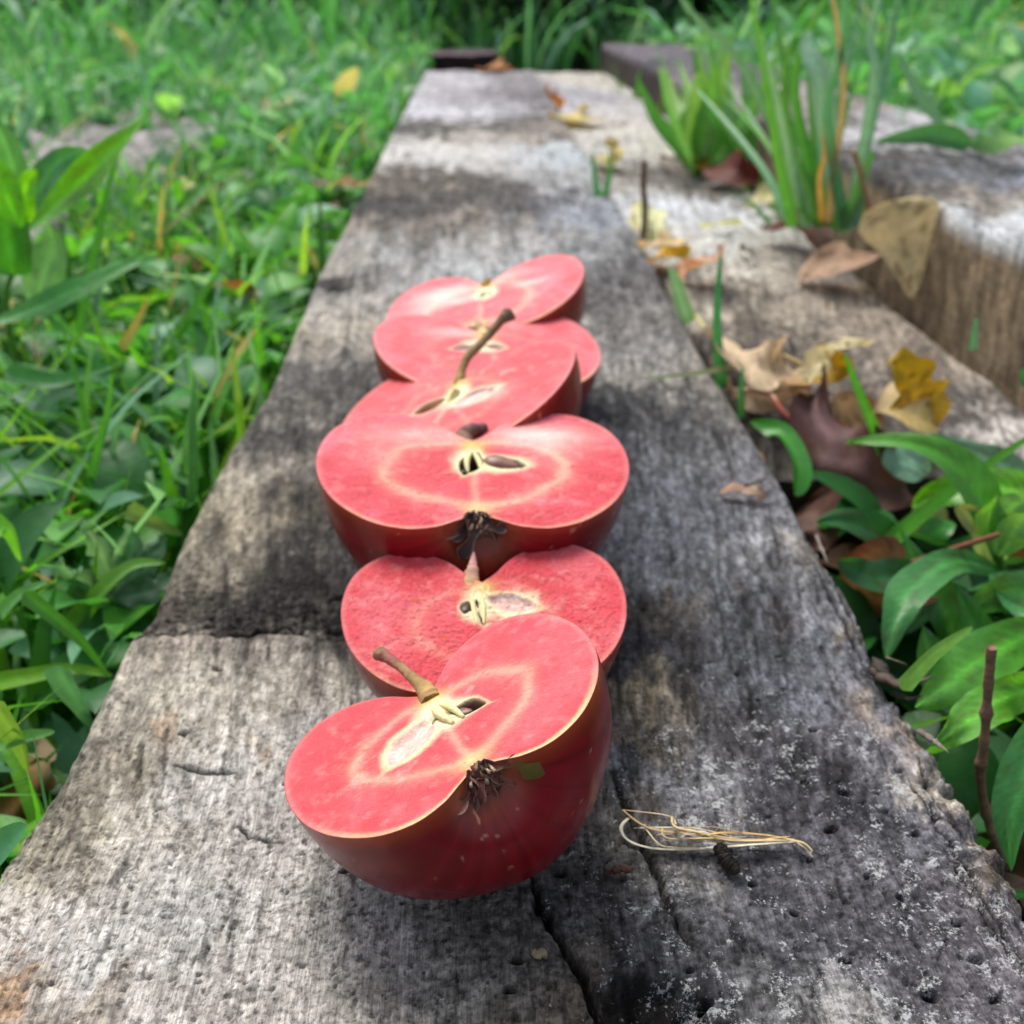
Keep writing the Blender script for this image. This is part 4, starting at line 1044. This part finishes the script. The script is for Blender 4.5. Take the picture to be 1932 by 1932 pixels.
plant('broadleaf_plant', 'low plant with two large bright leaves reaching the splintered beam edge', 'plant', (g[0], g[1], GZ),
  [(g[0], g[1], GZ), tuple(ony(2005, 1330, .22)), tuple(ony(2000, 1230, .22))],
  [([(2010,1190),(1930,1205),(1840,1250),(1775,1300),(1728,1335)], [.225, .235, .225, .21, .20], 0.0150, '62b23e', dict(hint=(-.1, -.75, .75), fold=.12, rib=.9)),
   ([(2010,1290),(1930,1305),(1860,1335),(1800,1380),(1752,1412)], [.195, .205, .20, .19, .185], 0.0105, '6cb83e', dict(hint=(-.1, -.7, .8), fold=.15, wav=.003, rib=.9)),
   ([(2020,1330),(1960,1390),(1925,1480),(1905,1560),(1908,1645)], [.17, .175, .172, .168, .163], 0.0098, '4f9a54', dict(hint=(-.7, -.6, .5), fold=.2)),
   ([(2010,1150),(1950,1120),(1880,1125),(1820,1160)], [.26, .27], .014, '5a9a50', dict(hint=(0, -.8, .5)))])
g = ony(1800, 1420, .25)
plant('broadleaf_plant', 'shaded dark plant low behind the bare twig at right', 'plant', (g[0], g[1], GZ),  # darker greens paint the shade behind the bright leaves
  [(g[0], g[1], GZ), tuple(ony(1800, 1350, .24))],
  [([(1830,1420),(1800,1340),(1760,1250),(1740,1180)], [.24, .25], 0.0151, '4a9448', {}),
   ([(1830,1420),(1880,1420),(1935,1440)], [.23, .22], 0.0116, '468c42', {}),
   ([(1820,1420),(1840,1300),(1840,1200),(1800,1100)], [.25, .26], 0.0151, '42883c', {}),
   ([(1830,1430),(1790,1440),(1750,1430)], [.22, .22], 0.0104, '42883c', {}),
   ([(1830,1400),(1790,1180),(1740,1090),(1700,1000)], [.27, .29], 0.0139, '4a9040', {}),
   ([(1830,1400),(1890,1330),(1930,1250)], [.26, .27], 0.0139, '3f8038', {})])
g = ony(1740, 1060, .33)
plant('broadleaf_plant', 'dark green plant in shade under the purple-brown curled leaf', 'plant', (g[0], g[1], GZ), None,  # deep greens hold the shade under the curled leaf
  [([(1740,1080),(1680,1020),(1600,985),(1540,985)], [.31, .30], 0.0128, '2f7234', {}),
   ([(1740,1080),(1760,1010),(1800,985)], [.32, .33], 0.0116, '3a8a30', {}),
   ([(1740,1080),(1750,980),(1740,920)], [.33, .34], .014, '9fb070', dict(hint=(0, -1, .2))),
   ([(1740,1080),(1650,1090),(1580,1060)], [.28, .28], 0.0128, '2f6a38', {}),
   ([(1740,1080),(1790,1060),(1850,1010)], [.31, .32], 0.0128, '2f6a38', {}),
   ([(1690,900),(1715,870),(1755,890)], [.35, .36], .017, '86b89c', dict(kind='ovate'))])

# grass tuft between the beams ---------------------------------------------
def tuft(label, basepx, Y, blades, group='tufts of tall grass'):
    b = ony(*basepx, Y); root = empty('grass_tuft', (b[0], b[1], GZ)); tag(root, label, 'grass tuft', group)
    for px, dY, w, c, k in blades:
        Ys = np.linspace(Y, Y + dY, len(px)); kk = dict(hint=(.2, -1, .3), fold=.3, n=22); kk.update(k)
        V, Fc, cc = ribbon([ony(a, bb, yy) for (a, bb), yy in zip(px, Ys)], w, colr=c, **kk); mesh('blade', V, Fc, LEAF, root, cc * GF)
    return root


rnd = random.Random(11)
bl = [
 ([(1585,440),(1510,330),(1440,200),(1390,110),(1300,20),(1260,-60)], .1, .010, '7fb47c', {}),
 ([(1590,430),(1560,280),(1545,150),(1520,90),(1530,55)], .05, .016, '9ac8b0', dict(kind='lance')),
 ([(1595,440),(1570,300),(1560,200),(1590,90),(1600,-60)], .0, .009, '5a9a70', {}),
 ([(1600,435),(1625,300),(1650,140),(1640,60),(1680,-60)], .05, .011, '8abfa0', {}),
 ([(1600,435),(1640,240),(1670,120),(1700,-20),(1740,-80)], .1, .009, '6faa80', {}),
 ([(1560,420),(1535,330),(1500,200),(1470,80),(1450,-60)], .1, .009, '5fa046', {}),
 ([(1550,420),(1480,320),(1420,240),(1360,180)], .2, .009, '64a83c', {}),
 ([(1570,430),(1520,300),(1500,130),(1560,-10),(1590,-80)], .1, .009, '6cb848', {}),
 ([(1560,430),(1570,330),(1590,180),(1575,20),(1560,-60)], .0, .006, 'b8a078', {}),
 ([(1550,420),(1545,340),(1556,290),(1552,240)], .0, .005, 'd8a860', {}),
  ([(1580,430),(1610,380),(1640,300),(1650,290)], .0, .009, '5f9a58', {}),
 ([(1530,420),(1490,270),(1480,150),(1500,60)], .05, .009, '6cb040', {}),
 ([(1510,400),(1470,270),(1450,180),(1440,100)], .15, .009, '70b440', {}),
]
for q in range(15):
    x0_ = rnd.uniform(1480, 1620); dx = rnd.uniform(-190, 150); hy = rnd.uniform(-90, 200)
    bl.append(([(x0_, 430), (x0_ + dx * .25, 330), (x0_ + dx * .6, (330 + hy) / 2), (x0_ + dx, hy)], rnd.uniform(0, .3), rnd.uniform(.005, .010), rnd.choice(['4f9a4c', '66b044', '6aa87c', '8fc09c', '74a888']), {}))
tuft('tall grass tuft growing between the low beam and the raised beam', (1590, 440), .66, bl)
bl = []
for q in range(30):
    x0_ = rnd.uniform(1310, 1450); dx = rnd.uniform(-150, 150); hy = rnd.uniform(40, 240)
    bl.append(([(x0_, 335), (x0_ + dx * .3, 280), (x0_ + dx * .7, (280 + hy) / 2 + 10), (x0_ + dx, hy)], rnd.uniform(-.1, .3), rnd.uniform(.008, .018), rnd.choice(['5fa83c', '74b84a', '6aa860', '4f983c', '8cc060']), dict(kind=rnd.choice(['blade', 'lance', 'lance']))))
for q in range(16):
    x0_ = rnd.uniform(1285, 1350); dx = rnd.uniform(-70, 60); hy = rnd.uniform(50, 190)
    bl.append(([(x0_, 300), (x0_ + dx * .3, 240), (x0_ + dx * .7, (240 + hy) / 2 + 10), (x0_ + dx, hy)], rnd.uniform(.0, .4), rnd.uniform(.014, .030), rnd.choice(['6fb048', '84c058', '6aa860', '8cc060']), dict(kind='ovate', m=5)))
tuft('light green leafy tuft hiding part of the raised beam, left of the tall tuft', (1390, 340), 1.02, bl)
bl = [([(1830,275),(1770,240),(1720,160),(1690,85)], .2, .020, '3f7c3c', dict(kind='lance')),
      ([(1830,275),(1800,262),(1740,255),(1650,268)], .0, .018, '4f9058', dict(kind='lance')),
      ([(1830,275),(1880,262),(1960,268)], -.1, .022, '8abf94', dict(kind='lance')),
      ([(1830,275),(1850,262),(1900,290)], -.1, .012, '74b070', {})]
tuft('dark arching blades leaning over the top of the raised beam', (1830, 275), .80, bl)

# left: tall herb and foreground blades -------------------------------------
g = ony(15, 640, .5)
plant('broadleaf_plant', 'tall bright green herb with long leaves at the left edge', 'plant', (g[0], g[1], GZ),
  [(g[0], g[1], GZ), tuple(ony(14, 600, .5)), tuple(ony(30, 500, .5)), tuple(ony(42, 430, .5))],
  [([(42,440),(110,385),(180,320),(235,265),(288,210)], [.5, .46], .0155, '6fc02c', dict(hint=(-.2, -.9, .5), fold=.3)),
   ([(42,440),(70,370),(110,310),(168,283)], .52, .018, '4f9a58', dict(hint=(-.3, -.9, .3))),
   ([(25,520),(18,450),(8,400),(-20,370)], .47, .022, '4a9a2c', dict(hint=(0, -1, .2), kind='ovate')),
   ([(40,430),(30,340),(5,260),(-30,225)], .52, .016, '66b060', dict(hint=(0, -1, .2))),
   ([(40,430),(45,370),(66,318)], .48, .013, '7fd020', dict(hint=(0, -1, .2))),
   ([(38,430),(5,350),(-20,290)], .46, .016, '62b82c', dict(hint=(0, -1, .2))),
   ([(70,590),(82,520),(100,470),(92,420)], .5, .020, '7fbc7c', dict(hint=(0, -1, .2))),
   ([(-20,612),(70,580),(160,540),(230,505),(295,478)], [.48, .5], .012, '6ab46a', dict(hint=(0, -.7, .7)))], group=None)
LG = 'separate grass blades left of the apples\' beam'
LB = [
 ([(150,640),(178,500),(205,360),(238,245)], .50, .007, '57a53c', 'tall thin upright blade beside the tall left herb'),
 ([(45,1118),(100,1162),(160,1215),(208,1280)], .24, .0050, '4a8c34', 'dark green blade pointing at the cross crack in the apples\' beam'),
 ([(110,1255),(125,1290),(150,1330),(176,1375)], .22, .0085, '5f9c70', 'broad bluish blade against the lower left beam edge'),
 ([(-20,1320),(15,1370),(40,1410),(52,1455)], .20, .0080, '8cb850', 'pale yellow-green blade in the lower left corner'),
 ([(-30,1412),(40,1392),(104,1380)], .20, .0050, '6fae58', 'flat light blade crossing the pale yellow-green one'),
 ([(-60,1650),(0,1600),(50,1555)], .155, .0100, '5fa878', 'wide bluish blade lowest at the left edge'),
 ([(60,1240),(130,1180),(190,1115),(250,1066),(312,1062)], .28, .0075, '7cb84c', 'arching bright blade ending near the beam above the crack'),
 ([(160,960),(180,880),(205,780),(212,700)], .36, .0060, '5fb03c', 'upright green blade in the middle left grass'),
 ([(10,700),(100,720),(180,700),(215,690)], .42, .0090, '4f9a50', 'broad blade lying across the middle left grass'),
 ([(340,830),(420,720),(470,650),(556,590)], .48, .008, '62b82c', 'bright blade leaning onto the beam left of the farthest apples'),
 ([(240,960),(290,985),(345,1010)], .31, .0070, '84a84c', 'yellowish blade tucked under the beam\'s left edge'),
 ([(370,900),(362,840),(365,790),(372,740)], .37, .009, '5a9858', 'dull green upright blade close to the beam\'s left edge'),
 ([(0,1160),(40,1120),(90,1098)], .26, .005, '74b864', 'short light blade above the dark pointing one'),
 ([(-20,1290),(60,1275),(140,1262),(215,1275)], .25, .006, '8ccc3c', 'yellow-green blade lying just below the cross crack level'),
 ([(230,660),(255,620),(272,585),(282,562)], .50, .007, 'c8b860', 'straw yellow blade among the green grass on the left'),
 ([(-20,1010),(15,1000),(40,1060)], .28, .007, '7fd040', 'bright bent blade at the left edge'),
]
for px, Y, w, c, lab in LB: blade(px, Y, w, c, lab, LG, hint=(-.2, -.75, .7), fold=.35)
# lobed weed
g = ony(230, 1120, .30)
plant('leafy_weed', 'grey-green lobed weed low in the grass left of the widest apple half', 'weed', (g[0], g[1], GZ), None,
  [([(215,1130),(205,1080),(190,1040),(165,1000)], [.30, .29], .011, '6a9878', dict(kind='lobed', n=30)),
   ([(215,1130),(235,1080),(250,1030),(240,985)], [.30, .30], .011, '7aa888', dict(kind='lobed', n=30)),
   ([(215,1130),(260,1080),(295,1040),(310,1010)], [.30, .31], .011, '5f8c6c', dict(kind='lobed', n=30)),
   ([(215,1130),(170,1110),(130,1080),(115,1050)], [.29, .28], .011, '6a9c74', dict(kind='lobed', n=30)),
   ([(215,1130),(270,1120),(310,1100),(330,1075)], [.29, .30], .011, '4f7c5c', dict(kind='lobed', n=30))])

# ---------------------------------------------------------------- grass as stuff
rng = np.random.default_rng(7)


def grass_mesh(name, label, N, xr, yr, hr, wr, pal, mask=None, bendk=.6, rows=6, wavey=1.0, zbase=GZ, kindw='blade', clamp=None):
    x = rng.uniform(*xr, N); y = yr[0] + (yr[1] - yr[0]) * rng.uniform(0, 1, N) ** wavey
    if mask is not None:
        k = mask(x, y); x = x[k]; y = y[k]; N = len(x)
    cl = vn(x * 9, y * 9, 3)
    Hh = rng.uniform(*hr, N) * (.6 + .8 * cl); W = rng.uniform(*wr, N)
    a = rng.uniform(0, 2 * pi, N); lean = rng.uniform(.1, 1.0, N) ** 1.0 * bendk * Hh * 1.3
    t = np.linspace(0, 1, rows)[None]
    px = x[:, None] + np.cos(a)[:, None] * lean[:, None] * t ** 1.8; py = y[:, None] + np.sin(a)[:, None] * lean[:, None] * t ** 1.8
    droop = rng.uniform(0, .55, N)[:, None]
    pz = zbase + Hh[:, None] * (t - droop * t ** 3)
    if clamp is not None: px = np.minimum(px, clamp) if clamp < 0 else np.maximum(px, clamp)
    sa = a + pi / 2 + rng.normal(0, .6, N)
    wd = W[:, None] * .5 * (prof_w(kindw, t))
    sx = np.cos(sa)[:, None] * wd; sy_ = np.sin(sa)[:, None] * wd
    P = np.stack([px, py, pz], -1)
    Sd = np.stack([sx, sy_, 0 * sx + wd * rng.normal(0, .35, (N, 1))], -1)
    mid = P.copy(); mid[..., 2] -= wd * .35
    V = np.stack([P - Sd, mid, P + Sd], 2)   # N, rows, 3, 3
    i = np.arange(N)[:, None, None] * rows * 3; r = np.arange(rows - 1)[None, :, None] * 3; c = np.arange(2)[None, None]
    b = i + r + c; Fc = np.stack([b, b + 1, b + 4, b + 3], -1).reshape(-1, 4)
    pc = np.array([lin(p[0]) for p in pal]); pw = np.array([p[1] for p in pal], float); pw /= pw.sum()
    ci = pc[rng.choice(len(pal), N, p=pw)] * rng.uniform(.75, 1.25, (N, 1))
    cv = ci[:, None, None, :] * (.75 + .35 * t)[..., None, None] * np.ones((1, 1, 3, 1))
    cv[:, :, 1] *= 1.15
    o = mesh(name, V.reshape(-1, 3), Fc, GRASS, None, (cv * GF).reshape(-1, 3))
    return tag(o, label, None, None, 'stuff')


PAL = [('5aa832', 4), ('78be3c', 3), ('4f9450', 3), ('6fa884', 2), ('3a7830', 3), ('94c848', 1.5), ('c4b070', .5), ('9c7a54', .3)]
PALF = [('5aa868', 4), ('70b490', 3), ('509c54', 3), ('8cc4a4', 1.8), ('42884c', 3), ('84c46c', 1.5), ('b4b080', .3)]
def mL(x, y): return ~((x > -.103) & (x < .108)) & ~((x > -.66) & (x < -.34) & (y > .42) & (y < 1.3) & (rng.uniform(0, 1, len(x)) < .985)) & ~((x > -.6) & (x < -.25) & (y > .30) & (y < .50) & (rng.uniform(0, 1, len(x)) < .6)) & (np.abs(x) < .10 + y * .85 + .15)
grass_mesh('grass', 'green grass growing on the left of the beams', 8000, (-.62, -.1), (.06, 1.25), (.035, .115), (.0035, .0105), PAL, mL, .75, clamp=-.1015)
grass_mesh('grass', 'sparse grass low in the gap right of the apples\' beam', 500, (.112, .34), (.10, .355), (.03, .07), (.003, .006), PAL, None, .7, clamp=.112)
grass_mesh('grass', 'deep green meadow grass behind the left beam', 15000, (-2.6, -.1), (1.15, 3.4), (.08, .17), (.005, .011), PALF, lambda x, y: (x < -.115) & (np.abs(x) < .4 + y * .8) & ~((x > -.50) & (x < -.34) & (y < 1.5)), .7, clamp=-.108)
grass_mesh('grass', 'light green grass beyond the raised beam on the right', 14000, (.43, 3.0), (.75, 3.4), (.09, .20), (.005, .012), PALF + [('a4d46c', 1)], lambda x, y: (np.abs(x) < .5 + y * .85), .7)
grass_mesh('grass', 'tall far grass beyond the ends of the beams', 16000, (-5, 5), (2.45, 7), (.16, .36), (.010, .026), PALF, lambda x, y: (np.abs(x) < .6 + y * .75) & ~((y < 3.0) & (x > .05) & (x < .48)) & ~((y < 3.2) & (np.abs(x + .04) < .14)), .7)
grass_mesh('grass', 'thin grass creeping between the beams far away', 260, (.252, .266), (.75, 2.2), (.08, .13), (.005, .009), PAL, None, .5)


def cover(name, label, N, xr, yr, zr, sr, pal, mask):
    """broad low leaves: many small ovate faces"""
    x = rng.uniform(*xr, N); y = rng.uniform(*yr, N); k = mask(x, y); x = x[k]; y = y[k]; N = len(x)
    z = rng.uniform(*zr, N); L = rng.uniform(*sr, N); a = rng.uniform(0, 2 * pi, N); tl = rng.uniform(-.2, .9, N)
    d = np.stack([np.cos(a) * np.cos(tl), np.sin(a) * np.cos(tl), np.sin(tl)], -1); s = np.stack([-np.sin(a), np.cos(a), rng.normal(0, .3, N)], -1)
    up_ = np.cross(d, s); t = np.linspace(0, 1, 7)
    wp = prof_w('ovate', t) * .30 * rng.uniform(.6, 1.3, (N, 1))
    P = np.stack([x, y, z], -1)[:, None] + d[:, None] * (L[:, None] * t)[..., None] - up_[:, None] * (L[:, None] * (t - .4) ** 2 * .5)[..., None]
    Sd = s[:, None] * (wp * L[:, None])[..., None]; Uu = up_[:, None] * (wp * L[:, None] * .35)[..., None]
    V = np.stack([P - Sd + Uu, P, P + Sd + Uu], 2); rows = 7
    i = np.arange(N)[:, None, None] * rows * 3; r = np.arange(rows - 1)[None, :, None] * 3; c = np.arange(2)[None, None]
    b = i + r + c; Fc = np.stack([b, b + 1, b + 4, b + 3], -1).reshape(-1, 4)
    pc = np.array([lin(p[0]) for p in pal]); pw = np.array([p[1] for p in pal], float); pw /= pw.sum()
    cv = (pc[rng.choice(len(pal), N, p=pw)] * rng.uniform(.7, 1.25, (N, 1)))[:, None, None, :] * np.ones((1, rows, 3, 1)); cv[:, :, 1] *= 1.2
    return tag(mesh(name, V.reshape(-1, 3), Fc, GRASS, None, (cv * GF).reshape(-1, 3)), label, None, None, 'stuff')


cover('ground_cover', 'low broad leaves under the grass on the left', 5200, (-.62, -.108), (.08, 1.3), (-.082, -.018), (.014, .045), [('4f9a48', 3), ('6aa880', 2), ('5fb03c', 2), ('3a7a40', 3), ('8c5a44', .25)], mL)
cover('ground_cover', 'low dark leaves under the plants on the right', 420, (.112, .42), (.10, .36), (-.08, -.035), (.02, .05), [('24582a', 3), ('2f6a30', 3), ('3f8040', 1), ('5a4030', .6)], lambda x, y: x > 0)  # dark greens put the shade between the plants into the leaf colour
cover('ground_cover', 'broad leaves mixed in the meadow grass on the left', 3800, (-2.6, -.11), (1.2, 3.4), (-.07, .01), (.03, .07), PALF, lambda x, y: (np.abs(x) < .4 + y * .8) & ~((x > -.66) & (x < -.34) & (y < 1.5)))
cover('ground_cover', 'broad leaves mixed in the grass beyond the raised beam', 3500, (.46, 3.0), (.75, 3.4), (-.06, .06), (.03, .07), PALF, lambda x, y: (np.abs(x) < .5 + y * .85))
cover('leaf_litter', 'brown leaf litter in the shaded gap between the beams', 700, (.1, .268), (.30, 2.3), (-.083, -.05), (.02, .04), [('6a4a34', 3), ('4a3426', 3), ('8c7050', 1), ('3a6a34', 1)], lambda x, y: (x < .116) | (x > .248))

# ---------------------------------------------------------------- shrubs behind
def shrub(label, cx, cy, rx, ry, h, N, ls, pal, seed, group='shrubs behind the meadow'):
    r = np.random.default_rng(seed)
    root = empty('shrub', (cx, cy, GZ)); tag(root, label, 'shrub', group)
    parts = []; tips = []
    for q in range(11):
        a = r.uniform(0, 2 * pi); e = r.uniform(.3, .95)
        tip = np.array([cx + cos(a) * rx * e, cy + sin(a) * ry * e, GZ + h * r.uniform(.35, .95)])
        b0 = np.array([cx + cos(a) * .04, cy + sin(a) * .04, GZ]); md = (b0 + tip) / 2 + np.array([0, 0, h * .12])
        V, Fc = tube([b0, md, tip], [.012, .007, .003], 12, 6, .2, q); parts.append((V, Fc, np.tile(lin('4c3c30') * .7, (len(V), 1)))); tips.append(tip)
        tips.append(md)
    V, Fc, c = join(parts); mesh('stem', V, Fc, BARK, root, c)
    tips = np.array(tips); k = r.integers(0, len(tips), N)
    P = tips[k] + r.normal(0, 1, (N, 3)) * np.array([rx, ry, h]) * .17
    P[:, 2] = np.maximum(P[:, 2], GZ + .02)
    d = norm(r.normal(0, 1, (N, 3)) + [0, 0, -.2]); s = norm(np.cross(d, r.normal(0, 1, (N, 3)))); L = r.uniform(*ls, N)[:, None]; u = np.cross(d, s)
    V = np.stack([P, P + d * L * .35 + s * L * .27 + u * L * .06, P + d * L, P + d * L * .35 - s * L * .27 + u * L * .06, P + d * L * .5], 1)
    b = np.arange(N)[:, None] * 5
    Fc = np.concatenate([b + [0, 1, 4], b + [1, 2, 4], b + [2, 3, 4], b + [3, 0, 4]], 0)
    pc = np.array([lin(p) for p in pal]); cv = (pc[r.integers(0, len(pal), N)] * r.uniform(.6, 1.3, (N, 1)))[:, None] * np.ones((1, 5, 1))
    mesh('foliage', V.reshape(-1, 3), Fc, LEAF, root, (cv * GF).reshape(-1, 3), smooth=False)


DKP = ['2a5c34', '1f4c2c', '35683a', '24542c']; MDP = ['4f9a58', '5fa868', '3f8a4c', '6ab478']  # DKP greens carry the far hollow's shade in the leaf colour
shrub('dark shrub straight behind the far end of the apples\' beam', .30, 3.55, .55, .35, .75, 5200, (.03, .06), DKP, 1)
shrub('dark shrub beyond the far end of the raised beam', 1.05, 3.9, .55, .4, .9, 5200, (.03, .06), DKP, 2)
shrub('very dark low shrub in the hollow between the two dark shrubs', .62, 3.15, .30, .22, .40, 2600, (.025, .05), DKP, 3)
shrub('mid green shrub to the left of the dark ones', -.55, 4.2, .6, .4, .8, 4200, (.04, .08), MDP, 4)
shrub('broad mid green shrub far left behind the meadow', -1.8, 4.6, .9, .5, .9, 5200, (.05, .09), MDP, 5)
shrub('mid green shrub far right behind the meadow', 2.3, 4.6, .8, .5, .9, 5000, (.05, .09), MDP, 6)
shrub('tall dark shrub at the back on the right', 1.3, 5.6, 1.3, .5, 1.6, 6000, (.06, .11), DKP, 7)
shrub('tall dark shrub at the back on the left', -1.2, 6.0, 1.5, .5, 1.6, 6000, (.06, .11), DKP + MDP, 8)

for o in bpy.data.objects:
    if '_w' in o: del o['_w']
